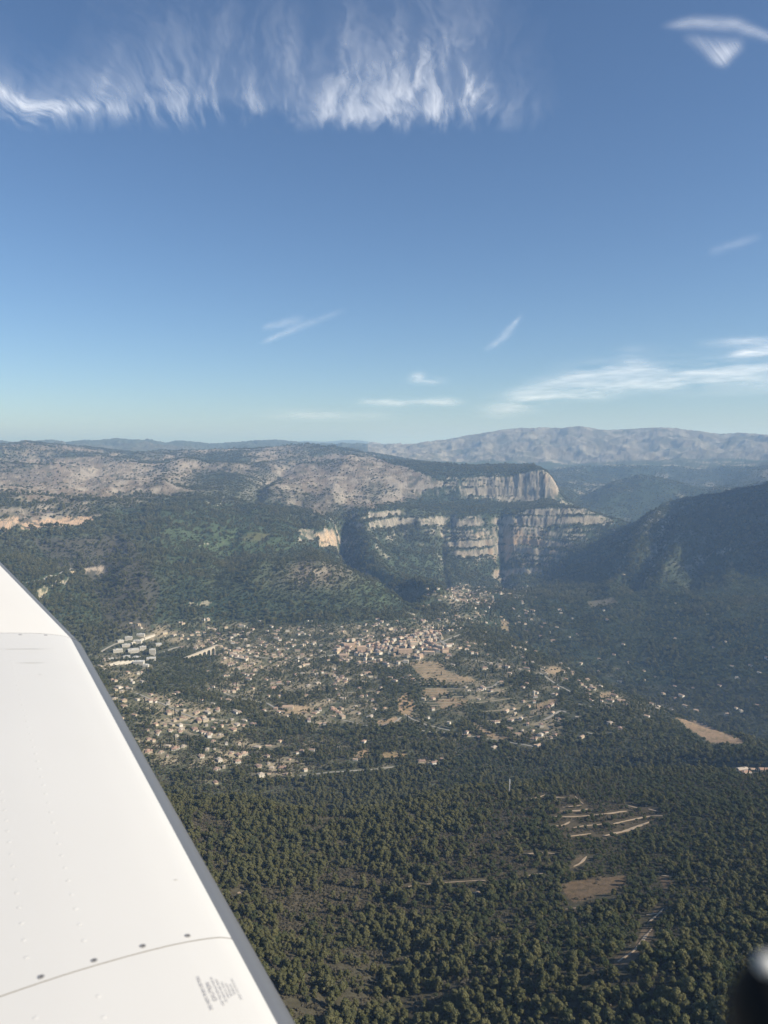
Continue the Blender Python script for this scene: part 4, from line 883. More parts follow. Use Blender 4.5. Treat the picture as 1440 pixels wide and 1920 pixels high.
for n_, i in enumerate(order):
    i = int(i); x, y = hp[i]; z = float(hz[i]); k = int(kindi[i]); a = float(rot[i]); s_ = (0.56 + 0.42 * random.random()) * (1.1 if vill[i] else 1)
    if hpx[i] < 1440 and i in big_:
        e = empty('house', (x, y, z), a); e.scale = (s_, s_, s_)
        st_ = {True: 'small ', False: ''}[KINDS[k][2] < 4]; tall = 'tall ' if KINDS[k][2] > 9 else ''
        lab = f"{tall}{st_}{WALLN[wc[i]]} house with {ROOFN[rc[i]]} roof {area(hpx[i], hpy[i])}"
        tag(e, lab, 'house', lab.replace('house', 'houses', 1))
        for part, mi in (('wall', int(wc[i])), ('roof', int(rc[i]))):
            o = bpy.data.objects.new(part, hmesh(k, part, mi)); C.objects.link(o); o.parent = e
            if part == 'roof' and n_ < 150:
                c_ = bpy.data.objects.new('chimney', hmesh(k, 'chimney', int(wc[i]))); C.objects.link(c_); c_.parent = o
        if n_ < 60:
            for (x0, x1, y0, y1, z0, z1) in GEO[k][3]:
                w_ = bpy.data.objects.new('window', winmesh(x1 - x0, y1 - y0, z1 - z0)); w_.location = ((x0 + x1) / 2, (y0 + y1) / 2, (z0 + z1) / 2); C.objects.link(w_); w_.parent = e
    else:
        g_ = GEO[k]; ww[int(wc[i])].add(xf(g_[0].v, x, y, z, a, s_), g_[0].f); rw[int(rc[i])].add(xf(g_[1].v, x, y, z, a, s_), g_[1].f)
V_, F_, MI = [], [], []
for mi, mb in list(ww.items()) + [(5 + k, v) for k, v in rw.items()]:
    o_ = len(V_); V_ += mb.v; F_ += [tuple(q + o_ for q in f) for f in mb.f]; MI += [mi] * len(mb.f)
o = mesh_obj('distant_houses', V_, F_); [o.data.materials.append(m_) for m_ in M_WALL + M_ROOF]; o.data.polygons.foreach_set('material_index', MI)
tag(o, 'hundreds of tiny pale houses scattered over the far valley gardens', kind='stuff')

# works: flat and saw-roofed industrial buildings at the foot of the slope
M_CONC = simple('pale_concrete', (0.56, 0.52, 0.45), 0.8, var=0.12, scale=0.1); M_FLAT = simple('flat_roof', (0.52, 0.505, 0.475), 0.8, var=0.1, scale=0.1)
def box_building(name, px, py, L, W, H, deg, label, cat, group=None, shed=False, mw=None, mr=None):
    p = locate(px, py); e = empty(name, p, R(deg)); tag(e, label, cat, group)
    mb = MB().box(-L / 2, L / 2, -W / 2, W / 2, -6, H)
    wl = mb.build('wall', mw or M_CONC, e)
    if shed:
        v = [(-L / 2 - .3, -W / 2 - .3, H + .03), (L / 2 + .3, -W / 2 - .3, H + .03), (L / 2 + .3, W / 2 + .3, H + .03), (-L / 2 - .3, W / 2 + .3, H + .03), (-L / 2 - .3, 0, H + W * .25), (L / 2 + .3, 0, H + W * .25)]
        MB().add(v, [(0, 1, 5, 4), (2, 3, 4, 5), (1, 2, 5), (3, 0, 4), (3, 2, 1, 0)]).build('roof', mr or M_FLAT, e)
    else:
        q = MB().box(-L / 2 - .2, L / 2 + .2, -W / 2 - .2, W / 2 + .2, H + .02, H + .6); q.box(-L * .2, L * .1, -W * .2, W * .15, H + .6, H + 2.6); q.build('roof', mr or M_FLAT, e)
        fl = max(1, int(H // 3.2))
        for f in range(fl):
            z0 = 1.0 + f * 3.2
            for sg in (-1, 1):
                MB().box(-L * .44, L * .44, sg * (W / 2 + .03) - .05, sg * (W / 2 + .03) + .05, z0, z0 + 0.8).build('window', M_GLASS, e)
    return e
desc = ['long white', 'grey-white', 'small white', 'broad cream', 'tall narrow white', 'low white', 'square white', 'tall white tower', 'cream', 'long thin', 'big square', 'outlying low', 'lowest', 'uppermost long', 'upper', 'far left']
for a, d_ in zip(WORKS, desc):
    box_building('factory_building', *a, label=f'{d_} flat-roofed works building in the factory cluster by the wing', cat='factory building', group='buildings of the works')
for i, a in enumerate(SHEDS):
    near_ = i < 4
    box_building('shed', *a, label='long pitched shed, one of the parallel row ' + ('on the near edge of the works' if near_ else 'behind the white works'), cat='shed', group='parallel sheds ' + ('on the near edge of the works' if near_ else 'behind the white works'), shed=True, mw=M_CONC, mr=simple('shed_roof', (0.50, 0.45, 0.37), .7))

# named buildings
for (px, py, L, W, H, dg, lb) in [(655, 1214, 34, 12, 11, 8, 'long orange apartment block at the left end of the village'), (678, 1222, 26, 13, 16, 5, 'tall orange apartment block left of the old village'),
                                  (645, 1232, 24, 12, 8, 0, 'low pink block under the orange apartment blocks'), (540, 1330, 24, 14, 7, 0, 'square cream building on the dry clearing in the valley'),
                                  (760, 1225, 40, 11, 12, 6, 'long pink terrace along the front of the old village'), (805, 1228, 30, 10, 10, -8, 'curved cream terrace closing the village on the right')]:
    e = box_building('apartment_block', px, py, L, W, H, dg, lb, 'apartment block', shed=True, mw=M_WALL[2] if 'orange' in lb or 'pink' in lb else M_WALL[0], mr=M_ROOF[1])
    for f in range(int(H // 3)):
        for i in range(int(L // 4)):
            x = -L / 2 + (i + .5) * L / int(L // 4)
            MB().box(x - .6, x + .6, -W / 2 - .07, -W / 2 + .03, .8 + f * 3, 2.3 + f * 3).build('window', M_GLASS, e)
p = locate(776, 1210); ch = empty('church', p, R(12)); tag(ch, 'stone church with square bell tower in the middle of the perched village', 'church')
MB().box(-12, 10, -6, 6, -6, 11).build('nave', M_STONE, ch); MB().add([(-12.4, -6.5, 11.02), (10.4, -6.5, 11.02), (10.4, 6.5, 11.02), (-12.4, 6.5, 11.02), (-12.4, 0, 14), (10.4, 0, 14)], [(0, 1, 5, 4), (2, 3, 4, 5), (1, 2, 5), (3, 0, 4), (3, 2, 1, 0)]).build('roof', M_ROOF[1], ch)
tw = MB().box(10.5, 16, -2.8, 2.8, -6, 24).build('tower', M_WALL[0], ch)
MB().add([(10.1, -3.2, 24.02), (16.4, -3.2, 24.02), (16.4, 3.2, 24.02), (10.1, 3.2, 24.02), (13.25, 0, 27.5)], [(0, 1, 4), (1, 2, 4), (2, 3, 4), (3, 0, 4), (3, 2, 1, 0)]).build('tower_roof', M_ROOF[0], tw)
for y_ in (-2.85, 2.85): MB().box(12.5, 14, y_ - .05, y_ + .05, 19, 22).build('belfry_opening', M_GLASS, tw)
p = locate(1001, 1308); wt = empty('water_tower', p); tag(wt, 'slim cream tower standing alone above the terraced gardens', 'tower')
def prism(n, r0, r1, z0, z1, cap=True):
    v = [(r0 * math.cos(2 * math.pi * i / n), r0 * math.sin(2 * math.pi * i / n), z0) for i in range(n)] + [(r1 * math.cos(2 * math.pi * i / n), r1 * math.sin(2 * math.pi * i / n), z1) for i in range(n)]
    return MB().add(v, [(i, (i + 1) % n, n + (i + 1) % n, n + i) for i in range(n)] + ([tuple(range(n, 2 * n))] if cap else []))
prism(16, 2.8, 2.5, -4, 13).build('shaft', M_WALL[0], wt); prism(16, 3.4, 3.4, 13.02, 16.5).build('tank', M_WALL[1], wt); prism(16, 3.6, .2, 16.52, 18).build('roof', M_ROOF[3], wt)
# viaduct
pa, pb = locate(352, 1236), locate(402, 1229); mid_ = (pa + pb) / 2; Lv = (pb - pa).length; ang = math.atan2(pb.y - pa.y, pb.x - pa.x)
zt = max(pa.z, pb.z) + 7; vi = empty('viaduct', (mid_.x, mid_.y, zt), ang); tag(vi, 'pale stone viaduct with round arches crossing the wooded hollow', 'bridge')
na = 6; wA = Lv / na
for i in range(na):
    x0 = -Lv / 2 + i * wA; v = []; f = []; seg = 10; rad = wA * .38; cx = x0 + wA / 2
    for sy in (-2.6, 2.6):
        v += [(x0, sy, 0), (x0 + wA, sy, 0), (x0 + wA, sy, -26), (cx + rad, sy, -26)] + [(cx + rad * math.cos(math.pi * t / seg), sy, -4 - wA * .38 + rad * math.sin(math.pi * t / seg)) for t in range(seg + 1)] + [(cx - rad, sy, -26), (x0, sy, -26)]
    n = len(v) // 2; f = [tuple(range(n)), tuple(reversed(range(n, 2 * n)))] + [(j, n + j, n + (j + 1) % n, (j + 1) % n) for j in range(n) if j not in (1, n - 1)]
    MB().add(v, f).build('arch', M_STONE, vi)
MB().box(-Lv / 2 - 15, Lv / 2 + 15, -3.1, 3.1, 0.01, 1.1).build('deck', M_STONE, vi)
# radio mast
p = locate(955, 1492); ms_ = empty('radio_mast', p); tag(ms_, 'thin lattice radio mast rising from the woods on the near ridge', 'mast')
M_RED = simple('mast_red', (0.5, 0.09, 0.06), .5)
for s_i in range(5):
    z0, z1 = s_i * 4.6, (s_i + 1) * 4.6; mb = MB(); w0 = 1.25 - .18 * s_i; w1 = 1.25 - .18 * (s_i + 1)
    c0 = [(w0 * math.cos(a), w0 * math.sin(a), z0) for a in (0, 2.094, 4.188)]; c1 = [(w1 * math.cos(a), w1 * math.sin(a), z1) for a in (0, 2.094, 4.188)]
    for i in range(3): mb.bar(c0[i], c1[i], .16); mb.bar(c0[i], c1[(i + 1) % 3], .09); mb.bar(c0[i], c0[(i + 1) % 3], .09)
    mb.build('mast_section', M_WHITE, ms_)
for z_ in (17, 20): 
    MB().box(.5, 1.1, -.4, .4, z_, z_ + 2.4).build('antenna_panel', M_WHITE, ms_)
MB().bar((0, 0, 22.9), (0, 0, 26), .09).build('antenna_rod', M_WHITE, ms_)
hut = box_building('equipment_hut', 958, 1493, 6, 4, 3, 15, 'tiny pinkish hut at the foot of the radio mast', 'hut', shed=True, mw=M_WALL[2], mr=M_ROOF[0])

# ------------------------------------------------------------------ cirrus clouds: thin ice layers at altitude
def cloud_material():
    m_, nt, out = mat('cirrus_ice')
    at = nt.nodes.new('ShaderNodeAttribute'); at.attribute_name = 'thickness'
    d = nt.nodes.new('ShaderNodeBsdfDiffuse'); d.inputs[0].default_value = (.95, .96, .98, 1); t = nt.nodes.new('ShaderNodeBsdfTranslucent'); t.inputs[0].default_value = (.95, .96, .98, 1)
    a = nt.nodes.new('ShaderNodeAddShader'); tr = nt.nodes.new('ShaderNodeBsdfTransparent'); mx = nt.nodes.new('ShaderNodeMixShader')
    nt.links.new(d.outputs[0], a.inputs[0]); nt.links.new(t.outputs[0], a.inputs[1])
    nt.links.new(at.outputs['Fac'], mx.inputs[0]); nt.links.new(tr.outputs[0], mx.inputs[1]); nt.links.new(a.outputs[0], mx.inputs[2]); nt.links.new(mx.outputs[0], out.inputs[0]); return m_
M_CLOUD = cloud_material()
def cloud(name, alt, bbox, nx, ny, fn, label, group=None):
    x0, x1, y0, y1 = bbox
    gx_, gy_ = np.meshgrid(np.linspace(x0, x1, nx), np.linspace(y0, y1, ny), indexing='ij')
    dx, dy, dz = ray(gx_, gy_); k_ = (alt - CZ) / dz; Xc, Yc = dx * k_, dy * k_
    dns = np.clip(fn(gx_, gy_), 0, 0.95)
    ex = np.minimum.reduce([gx_ - x0, x1 - gx_, ]) / (0.06 * (x1 - x0)); ey = np.minimum(gy_ - y0, y1 - gy_) / (0.05 * (y1 - y0))
    dns = dns * np.clip(ex, 0, 1) * np.clip(ey, 0, 1)
    zc = alt + 0 * dns
    vv = np.stack([Xc, Yc, zc], -1).reshape(-1, 3); ii = np.arange(nx * ny).reshape(nx, ny)
    q = np.stack([ii[:-1, :-1], ii[1:, :-1], ii[1:, 1:], ii[:-1, 1:]], -1).reshape(-1, 4)
    dd = dns.reshape(-1); q = q[(dd[q] > 0.004).any(1)]
    used = np.unique(q); rm_ = np.full(len(vv), -1); rm_[used] = np.arange(len(used)); q = rm_[q]
    me = bpy.data.meshes.new(name); me.vertices.add(len(used)); me.vertices.foreach_set('co', vv[used].astype(np.float32).ravel()); me.loops.add(q.size); me.loops.foreach_set('vertex_index', q.astype(np.int32).ravel())
    me.polygons.add(len(q)); me.polygons.foreach_set('loop_start', np.arange(0, q.size, 4, dtype=np.int32)); me.polygons.foreach_set('loop_total', np.full(len(q), 4, np.int32)); me.update(calc_edges=True)
    a = me.attributes.new('thickness', 'FLOAT', 'POINT'); a.data.foreach_set('value', dd[used].astype(np.float32)); me.polygons.foreach_set('use_smooth', np.ones(len(q), bool))
    me.materials.append(M_CLOUD); o = bpy.data.objects.new(name, me); C.objects.link(o); tag(o, label, 'cloud', group, 'stuff'); return o
def g1(x, c, s_): return np.exp(-((x - c) / s_) ** 2)
def cirrus_main(x, y):
    base = np.interp(x, [-200, 0, 50, 120, 250, 400, 540, 640, 760, 880, 960, 1060], [150, 165, 200, 198, 190, 172, 190, 200, 212, 185, 200, 200]) + 16 * fbm(x, y * 0, 70, 3, seed=86)
    up = base - y
    wx_ = x + 34 * fbm(x, y, 150, 3, seed=90) + 13 * fbm(x, y, 45, 3, seed=91)
    wy_ = y + 30 * fbm(x, y, 110, 3, seed=89)
    lean = wx_ - (0.10 + .5 * fbm(x, y * 0, 230, 2, seed=87)) * (200 - y)
    tilt = np.interp(x, [-200, 60, 250, 420, 700, 1000], [1.3, 1.2, .7, .05, -.12, -.25])
    f1 = fbm(lean, wy_ * 0.24, 60, 5, gain=.62, seed=92); f2 = fbm(wx_ - tilt * wy_, wy_ * 0.40, 30, 4, gain=.6, seed=93); f3 = fbm(wx_ - (tilt + .3) * wy_, wy_ * .5, 11, 3, gain=.6, seed=94); f4 = fbm(wx_, wy_, 190, 3, seed=95)
    patch = np.interp(x, [-200, 0, 60, 150, 200, 300, 420, 500, 545, 575, 610, 660, 740, 800, 860, 900, 930, 970, 1030, 1070], [.45, .5, .55, .34, .28, .42, .55, .5, .62, .30, .66, .72, .85, .85, .80, .66, .34, .16, .08, 0])
    lower = np.clip(-up, 0, None); cut = np.exp(-(lower / (16 + 52 * np.clip(f2 + .3 + .5 * f1, 0, 1))) ** 1.6)
    body = np.exp(-(np.clip(up - 6, 0, None) / 62.0) ** 1.3) * cut
    veil = np.exp(-np.clip(up, 0, None) / np.interp(x, [0, 120, 200, 560, 900, 1000], [14, 30, 150, 130, 170, 120])) * cut
    d = patch * body * np.clip(.40 + .45 * f1 + .42 * f2 + .22 * f3 + .42 * f4, 0, 1.1) * .52
    d += patch * veil * np.clip(.22 + .50 * f1 + .38 * f2 + .20 * f3 + .5 * f4, 0, 1) * .85
    d += patch * veil * .17
    for fx, y0_, y1_, s_, k_, ln in [(886, 100, 215, 9, .42, -.16), (770, 60, 215, 12, .26, .22), (742, 20, 200, 8, .20, .10), (655, 20, 200, 9, .18, -.06), (545, 0, 200, 12, .18, .04), (180, 90, 200, 10, .16, .35), (830, 30, 190, 8, .18, .05)]:
        cx = fx + ln * (200 - y) + 9 * fbm(y, y * 0 + fx, 50, 2, seed=3)
        d += k_ * g1(x, cx, s_ * (.7 + .9 * np.clip(200 - y, 0, 200) / 130)) * sstep(y0_ - 30, y0_ + 90, y) * (1 - sstep(y1_ - 40, y1_ + 6, y)) * (.75 + .7 * f3)
    d += .26 * g1(y, np.interp(x, [-200, 0, 60, 180, 260], [150, 172, 208, 196, 214]), 13) * (1 - sstep(200, 300, x)) * (.8 + f2 + .6 * f3)
    return np.clip(d, 0, .9) ** 1.08 * (1 - sstep(215, 262, y)) * .60
cloud('cirrus_cloud', 9000, (-260, 1080, -160, 265), 760, 270, cirrus_main, 'wide band of wispy combed cirrus across the top of the sky')
def cirrus_right(x, y):
    yc = np.interp(x, [1230, 1300, 1380, 1440, 1520], [50, 42, 46, 68, 95]); th = np.interp(x, [1230, 1300, 1390, 1450, 1520], [4, 8, 9, 6, 5])
    a = .20 * g1(y, yc, th * 1.35) * sstep(1232, 1290, x)
    tri = inpoly(x.ravel() + 3 * fbm(x, y, 10, 2, seed=3).ravel(), y.ravel(), [(1282, 66), (1330, 72), (1390, 74), (1388, 92), (1356, 122), (1340, 118), (1312, 92)]).reshape(x.shape).astype(float)
    for _ in range(60):
        for ax in (0, 1): tri = (np.roll(tri, 1, ax) + tri * 2 + np.roll(tri, -1, ax)) / 4
    b = tri * (.13 + .22 * g1(x, 1362, 26) * sstep(75, 100, y)) * (1 + .35 * fbm(x * 1.6 - y * 1.1, y * .2, 7, 2, seed=95))
    return a * (1 + .3 * fbm(x, y * 3, 30, 3, seed=96)) + b
cloud('cirrus_cloud', 9000, (1210, 1530, 20, 140), 260, 110, cirrus_right, 'small fanned cirrus patch under a curved streak at the upper right')
def low_right(x, y):
    w = y + 6 * fbm(x, y * 3, 70, 3, seed=97)
    c1 = np.interp(x, [860, 960, 1060, 1180, 1300, 1440, 1600], [770, 745, 715, 694, 705, 702, 690]); d = .40 * g1(w, c1, 17 + 10 * sstep(900, 1200, x)) * sstep(860, 1060, x)
    d += .42 * g1(w, np.interp(x, [880, 1100, 1250, 1600], [778, 735, 722, 730]), 13) * sstep(880, 980, x) * (1 - sstep(1230, 1330, x))
    d += .7 * g1(w, np.interp(x, [1360, 1440, 1600], [668, 657, 640]), 6) * sstep(1355, 1400, x) + .32 * g1(w, 645, 9) * sstep(1290, 1400, x)
    return d * np.clip(.55 + .9 * fbm(x * .5 + y, y * 3.2, 46, 4, gain=.55, seed=98), 0, 1.2) * (1 - sstep(786, 800, y))
cloud('stratus_cloud', 4200, (840, 1600, 610, 796), 420, 150, low_right, 'long pale streaked cloud bank above the mountain ridge on the right')
def low_mid(x, y):
    w = y + 4 * fbm(x, y * 3, 50, 3, seed=99)
    d = .36 * g1(w, 753, 6) * sstep(640, 700, x) * (1 - sstep(830, 890, x)) + .2 * g1(w, 778, 9) * sstep(400, 560, x) * (1 - sstep(680, 760, x))
    return d * np.clip(.6 + fbm(x * .5, y * 2.5, 40, 3, seed=101), 0, 1.3)
cloud('stratus_cloud', 4200, (380, 900, 728, 796), 300, 50, low_mid, 'faint thin streak of cloud low over the plateau')
def puff(x, y): return (.32 * g1(x, 802, 26) * g1(y, 713, 6) + .25 * g1(x, 785, 14) * g1(y, 704, 7)) * np.clip(.7 + .8 * fbm(x * .5, y * 1.5, 16, 3, seed=102), 0, 1.4)
cloud('small_cloud', 5000, (750, 850, 685, 735), 90, 45, puff, 'tiny isolated puff of cloud above the flat bluff')
def wisp1(x, y):
    a = .14 * g1(y, 641 - (x - 495) * .42, 4.0 + .03 * (x - 480)) * sstep(484, 510, x) * (1 - sstep(545, 600, x)) + .08 * g1(y, 641 - (x - 495) * .40, 6) * sstep(560, 600, x) * (1 - sstep(600, 660, x))
    b = .12 * g1(y, 612 - (x - 505) * .22, 5 + .05 * (x - 490)) * sstep(486, 505, x) * (1 - sstep(535, 580, x)); return (a + b) * (1 + .5 * fbm(x, y * 2, 12, 3, seed=103))
cloud('cirrus_cloud', 9000, (460, 680, 575, 665), 150, 80, wisp1, 'pair of short slanting wisps left of the middle of the sky')
def wisp2(x, y):
    cx = np.interp(y, [590, 620, 632, 655], [978, 952, 945, 915]); return .12 * g1(x, cx, np.interp(y, [590, 625, 655], [4, 9, 9])) * sstep(585, 605, y) * (1 - sstep(645, 662, y)) * (1 + .5 * fbm(x, y, 10, 3, seed=104))
cloud('cirrus_cloud', 9000, (890, 1000, 575, 670), 90, 80, wisp2, 'single slanting wisp above the bluff')
def wisp3(x, y): return .06 * g1(y, 470 - (x - 1340) * .32, 8) * sstep(1320, 1350, x) * (1 - sstep(1400, 1435, x)) * (1 + .7 * fbm(x, y * 2, 14, 3, seed=105))
cloud('cirrus_cloud', 9000, (1300, 1440, 430, 490), 90, 50, wisp3, 'very faint wisp halfway up the right side of the sky')

# ------------------------------------------------------------------ haze
def haze_box():
    e = 61500.0; o = MB().box(-e, e, -e, e, 20, 1460).build('haze', None)
    m_, nt, out = mat('haze_air'); v = nt.nodes.new('ShaderNodeVolumePrincipled'); v.inputs['Color'].default_value = (0.40, 0.62, 1.0, 1); v.inputs['Absorption Color'].default_value = (0.55, 0.75, 1, 1); v.inputs['Density'].default_value = 6.9e-5; v.inputs['Anisotropy'].default_value = 0.1
    nt.links.new(v.outputs[0], out.inputs['Volume']); o.data.materials.append(m_)
    tag(o, 'even pale blue summer haze filling the air over valley and mountains', kind='stuff'); return o
haze_box()

# ------------------------------------------------------------------ aircraft wing under the camera
M_WING = simple('wing_white_paint', (0.635, 0.617, 0.582), 0.42, var=0.045, scale=1.6, bump=0.02)
M_LEGREY = simple('leading_edge_grey', (0.135, 0.14, 0.152), 0.42, var=0.06, scale=6)  # one darker grey over the whole nose strip of the wing
M_STEEL = simple('screw_steel', (0.36, 0.35, 0.34), 0.4, metal=0.3); M_GAP = simple('seam_sealant', (0.26, 0.23, 0.19), 0.8); M_INK = simple('placard_ink', (0.36, 0.35, 0.36), 0.7)
def dirn(px, py): x, y, z = ray(px, py); return Vector((float(x), float(y), float(z)))
def at_depth(px, py, z): d = dirn(px, py); return Vector((0, 0, CZ)) + d * (z / d.z)
wing = empty('aircraft_wing', (0, 0, 0)); tag(wing, 'white aircraft wing with grey leading edge filling the lower left', 'wing')
P0 = at_depth(520, 1920, -0.80); P1 = at_depth(133, 1197, -0.71); P2 = at_depth(-8, 1052, -0.515)
u0 = (P1 - P0); Pm = P0 - u0 * 0.5
# stations along the leading edge (point on the white/grey border line)
st_pts = [Pm, P0, P1, P2, P2 + (P2 - P1) * 1.2]
def aft(u): a = Vector((-u.y, u.x, 0)); a.normalize(); return a if a.x < 0 or True else -a
a_in = Vector((-u0.y, u0.x, 0)).normalized(); 
if a_in.x > 0: a_in = -a_in
uo = (P2 - P1); a_out = Vector((-uo.y, uo.x, 0)).normalized()
if a_out.x > 0: a_out = -a_out
# upper surface profile: distance aft, height
PROF = [(0.0, 0.0), (0.02, 0.010), (0.05, 0.019), (0.1, 0.030), (0.18, 0.042), (0.28, 0.052), (0.42, 0.058), (0.6, 0.056), (0.85, 0.044), (1.2, 0.02), (1.6, -0.03)]
NOSE = [(0.0, 0.0), (-0.016, -0.008), (-0.031, -0.022), (-0.041, -0.042), (-0.043, -0.062), (-0.037, -0.084), (-0.016, -0.104), (0.02, -0.112), (0.3, -0.13), (1.6, -0.06)]
UPN = Vector((0, 0, 1))
def strip(name, A, B, aA, aB, prof, material, n=10, lift=0.0, parent=wing, scaleA=1.0, scaleB=1.0):
    v = []; f = []; m_ = len(prof)
    for i in range(n + 1):
        t = i / n; p = A.lerp(B, t); a = aA.lerp(aB, t).normalized(); s_ = scaleA + (scaleB - scaleA) * t
        for (d, hgt) in prof: q = p + a * (d * s_) + UPN * (hgt * s_ + lift); v.append(q)
    for i in range(n):
        for j in range(m_ - 1): f.append((i * m_ + j, (i + 1) * m_ + j, (i + 1) * m_ + j + 1, i * m_ + j + 1))
    o = mesh_obj(name, v, f, material, parent, True); return o
def densify(prof, k=6):
    xs = [p_[0] for p_ in prof]; s_ = np.arange(len(prof)); q = np.linspace(0, len(prof) - 1, (len(prof) - 1) * k + 1)
    P = np.array(prof); T = np.gradient(P, axis=0); out = []
    for t in q:
        i = min(int(t), len(prof) - 2); u = t - i
        h0, h1, h2, h3 = 2 * u**3 - 3 * u**2 + 1, u**3 - 2 * u**2 + u, -2 * u**3 + 3 * u**2, u**3 - u**2
        out.append(tuple(h0 * P[i] + h1 * T[i] + h2 * P[i + 1] + h3 * T[i + 1]))
    return out
PF, NF = densify(PROF), densify(NOSE)
# seam across the wing at the inner end (the rib line runs obliquely to the tapered leading edge)
PFx = [p_[0] for p_ in PF]; PFy = [p_[1] for p_ in PF]
def on_le(py_):
    lo, hi = 0.0, 1.0
    for _ in range(40):
        m_ = (lo + hi) / 2; q = P0.lerp(P1, m_); yy = float(project(q.x, q.y, q.z)[1])
        if yy > py_: lo = m_
        else: hi = m_
    return lo
tS = on_le(1760); PS = P0.lerp(P1, tS); gap = 0.0010
ul = u0.normalized(); uol = uo.normalized(); P3 = P2 + uo * 1.2
def edge_row(a):      # image row at which the rib line leaves the picture on the left
    prev = None
    for w in np.linspace(0.05, 1.6, 400):
        q = PS + a * float(w) + UPN * float(np.interp(w, PFx, PFy)); x_, y_ = project(q.x, q.y, q.z)
        if x_ <= 0: return float(y_)
    return 9999.0
best = min(np.linspace(-25, 30, 56), key=lambda d_: abs(edge_row(Matrix.Rotation(R(float(d_)), 3, 'Z') @ a_in) - 1870))
a_rib = (Matrix.Rotation(R(float(best)), 3, 'Z') @ a_in).normalized(); print('rib', best)
def skin(name, A, B, aA, aB, n=10): return strip(name, A, B, aA, aB, PF, M_WING, n)
skin('skin_panel', Pm, PS - ul * gap, a_rib, a_rib, 16); skin('skin_panel', PS + ul * gap, P1 - ul * gap, a_rib, a_in, 40)
skin('skin_panel', P1 + uol * gap, P3, a_in, a_out, 30)
strip('seam', PS - ul * .004, PS + ul * .004, a_rib, a_rib, PF, M_GAP, 1, lift=-0.0012); strip('seam', P1 - ul * .004, P1 + uol * .004, a_in, a_in, PF, simple('painted_joint', (0.45, 0.43, 0.39), .7), 1, lift=-0.0012)
strip('leading_edge', Pm, P1 - ul * 0.001, a_in, a_in, NF, M_LEGREY, 30); strip('leading_edge', P1 + ul * 0.004, P3, a_in, a_out, NF, M_LEGREY, 30)
def on_skin(s_, w):
    """point on the upper skin: s_ metres outboard of the seam, w metres aft of the border line"""
    t = max(0.0, s_) / (P1 - PS).length; a = a_rib.lerp(a_in, t).normalized()
    return PS + ul * s_ + a * w + UPN * float(np.interp(w, PFx, PFy))
def norm_at(s_, w):
    n_ = (on_skin(s_, w + .01) - on_skin(s_, w - .01)).cross(ul).normalized(); return n_ if n_.z > 0 else -n_
def find(px, py):
    ss, wws = np.meshgrid(np.linspace(-.5, 2.0, 501), np.linspace(0.005, 1.3, 400)); best_ = None; bd = 1e9
    c_ = (0.25, 0.2); rad = (0.75, 0.6)
    if py < 1300: c_ = (1.75, 0.25); rad = (0.4, 0.3)
    for it in range(5):
        for s_ in np.linspace(c_[0] - rad[0], c_[0] + rad[0], 15):
            for w in np.linspace(max(.003, c_[1] - rad[1]), c_[1] + rad[1], 15):
                q = on_skin(float(s_), float(w)); x_, y_ = project(q.x, q.y, q.z); d_ = (x_ - px) ** 2 + (y_ - py) ** 2
                if d_ < bd: bd = d_; best_ = (float(s_), float(w))
        c_ = best_; rad = (rad[0] / 4, rad[1] / 4)
    return best_
def disc(name, c, nrm, r, hgt, material, parent, n=14):
    u = nrm.orthogonal().normalized(); v = nrm.cross(u); P = []
    for rr, hh in ((r, -.0005), (r, hgt * .6), (r * .8, hgt)):
        for i in range(n): a = 2 * math.pi * i / n; P.append(c + (u * math.cos(a) + v * math.sin(a)) * rr + nrm * hh)
    f = [(k * n + i, k * n + (i + 1) % n, (k + 1) * n + (i + 1) % n, (k + 1) * n + i) for k in range(2) for i in range(n)] + [tuple(range(2 * n, 3 * n))]
    return mesh_obj(name, P, f, material, parent)
M_DARK = simple('screw_recess', (0.10, 0.095, 0.09), .7)
for (px, py) in [(77, 1832), (177, 1801), (268, 1774), (352, 1755)]:
    s_, w = find(px, py); q = on_skin(s_, w); nn = norm_at(s_, w)
    sc_ = disc('screw', q, nn, .0048, .0012, M_STEEL, wing); disc('screw_recess', q + nn * .0010 - ul * .001, nn, .0024, .0007, M_DARK, sc_, 6)
for (px, py) in [(38, 1190), (86, 1191)]:
    s_, w = find(px, py); disc('screw', on_skin(s_, w), norm_at(s_, w), .006, .001, M_STEEL, wing)
disc('screw', PS + a_in * -0.022 + UPN * -0.018 + ul * -.012, Vector((.8, -.3, .6)).normalized(), .004, .002, M_STEEL, wing)
rv = MB()      # faint rows of rivets under the paint
for w0 in (0.22, 0.30):
    s_ = -0.4
    while s_ < (P1 - PS).length - .05:
        if abs(s_) > .03:
            c_ = on_skin(s_, w0); nn = norm_at(s_, w0); u = nn.orthogonal().normalized(); v = nn.cross(u); n = 8
            P = [c_ + (u * math.cos(2 * math.pi * i / n) + v * math.sin(2 * math.pi * i / n)) * .0045 for i in range(n)] + [c_ + nn * .0009]
            rv.add(P, [(i, (i + 1) % n, n) for i in range(n)])
        s_ += .042
o = rv.build('rivets', M_WING, wing, True); o['kind'] = 'stuff'
# scuffs on the outer skin
M_SCUFF = simple('scuff', (0.5, 0.49, 0.46), .7)
for (px, py, ln) in [(45, 1217, .10), (60, 1243, .05), (330, 1650, .004), (75, 1265, .006)]:
    s_, w = find(px, py); q = on_skin(s_, w); nn = norm_at(s_, w); a = (on_skin(s_, w + .02) - on_skin(s_, w - .02)).normalized(); b = nn.cross(a)
    P = [q + a * (ln * t) + b * (.0022 * (1 - abs(t)) * k_) + nn * .0008 for k_ in (1, -1) for t in (-1, -.5, 0, .5, 1)]
    mesh_obj('scuff', P, [(i, i + 1, 6 + i, 5 + i) for i in range(4)], M_SCUFF, wing)
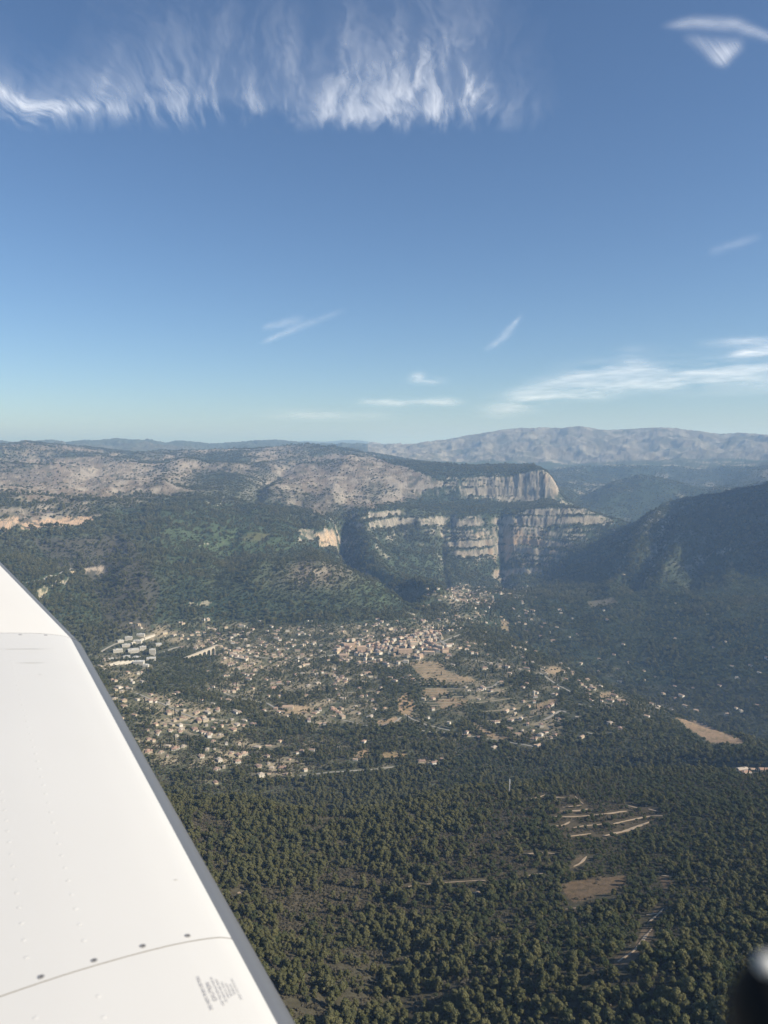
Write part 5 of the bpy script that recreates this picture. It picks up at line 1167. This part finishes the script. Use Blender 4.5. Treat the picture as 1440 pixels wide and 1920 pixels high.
# placard: small print reading outboard along the span
s0, w0 = find(416, 1858); qc = on_skin(s0, w0); nn = norm_at(s0, w0)
tx = ul.copy(); tz = nn - tx * nn.dot(tx); tz.normalize(); ty = tz.cross(tx)
Mx = Matrix((tx, ty, tz)).transposed().to_4x4()
lines = [(.0235, 'DO NOT PUSH OR PULL', .0072, 1), (.0140, 'CAUTION', .0098, 1), (.0062, 'KEEP THIS SURFACE FREE OF', .0052, 0), (.0005, 'ICE SNOW AND FROST', .0052, 0), (-.0050, 'CHECK ALL PANELS', .0044, 0), (-.0100, 'BEFORE FLIGHT', .0044, 0), (-.0150, 'SEE MANUAL', .0044, 0), (-.0205, 'INSPECT EDGE REGULARLY', .0042, 0)]
pl = empty('placard', (0, 0, 0)); pl.parent = wing; pl['label'] = 'small grey caution placard printed on the skin'
dg = None
for dy, t_, sz, bold in lines:
    cu = bpy.data.curves.new('lettering', 'FONT'); cu.body = t_; cu.size = sz; cu.align_x = 'CENTER'; cu.align_y = 'CENTER'; cu.offset = .00012 if bold else .00003
    tmp = bpy.data.objects.new('lettering_source', cu); C.objects.link(tmp); dg = bpy.context.evaluated_depsgraph_get(); me = bpy.data.meshes.new_from_object(tmp.evaluated_get(dg)); bpy.data.objects.remove(tmp)
    me.name = 'lettering'; me.materials.clear(); me.materials.append(M_INK); q = qc + ty * dy * 1.1 + nn * .0012
    me.transform(Matrix.Translation(q) @ Mx @ Matrix.Diagonal((.92, .80, 1, 1)))
    o = bpy.data.objects.new('lettering', me); C.objects.link(o); o.parent = pl

# ------------------------------------------------------------------ out-of-focus knob of the side window, close to the lens
M_BLK = simple('black_plastic', (0.002, 0.002, 0.002), 0.9); M_HILITE = simple('highlight_cream', (0.80, 0.76, 0.68), 0.35)
kc = Vector((0, 0, CZ)) + dirn(1464, 1900) * 0.120
kb = empty('window_knob', kc); tag(kb, 'blurred black window knob with highlight painted on as a cream tip at the lower right corner', 'knob')
def ball(name, c, r, material, sc_=(1, 1, 1), parent=None):
    v, f = ICO2; import bmesh
    bm = bmesh.new(); bmesh.ops.create_uvsphere(bm, u_segments=24, v_segments=14, radius=1); vs = [(p_.co.x * r * sc_[0] + c[0], p_.co.y * r * sc_[1] + c[1], p_.co.z * r * sc_[2] + c[2]) for p_ in bm.verts]; fs = [tuple(q_.index for q_ in p_.verts) for p_ in bm.faces]; bm.free()
    return mesh_obj(name, vs, fs, material, parent, True)
ball('grip', (0, 0, -0.001), 0.0078, M_BLK, (1, 1, 1.2), kb); ball('highlight_tip', (-0.0028, -0.0010, 0.0088), 0.0017, M_HILITE, (1, 1, .8), kb)  # small cream ball painted to stand in for the highlight on the knob
sm = prism(16, .0070, .0074, -.04, -.003).build('stem', M_BLK, kb)
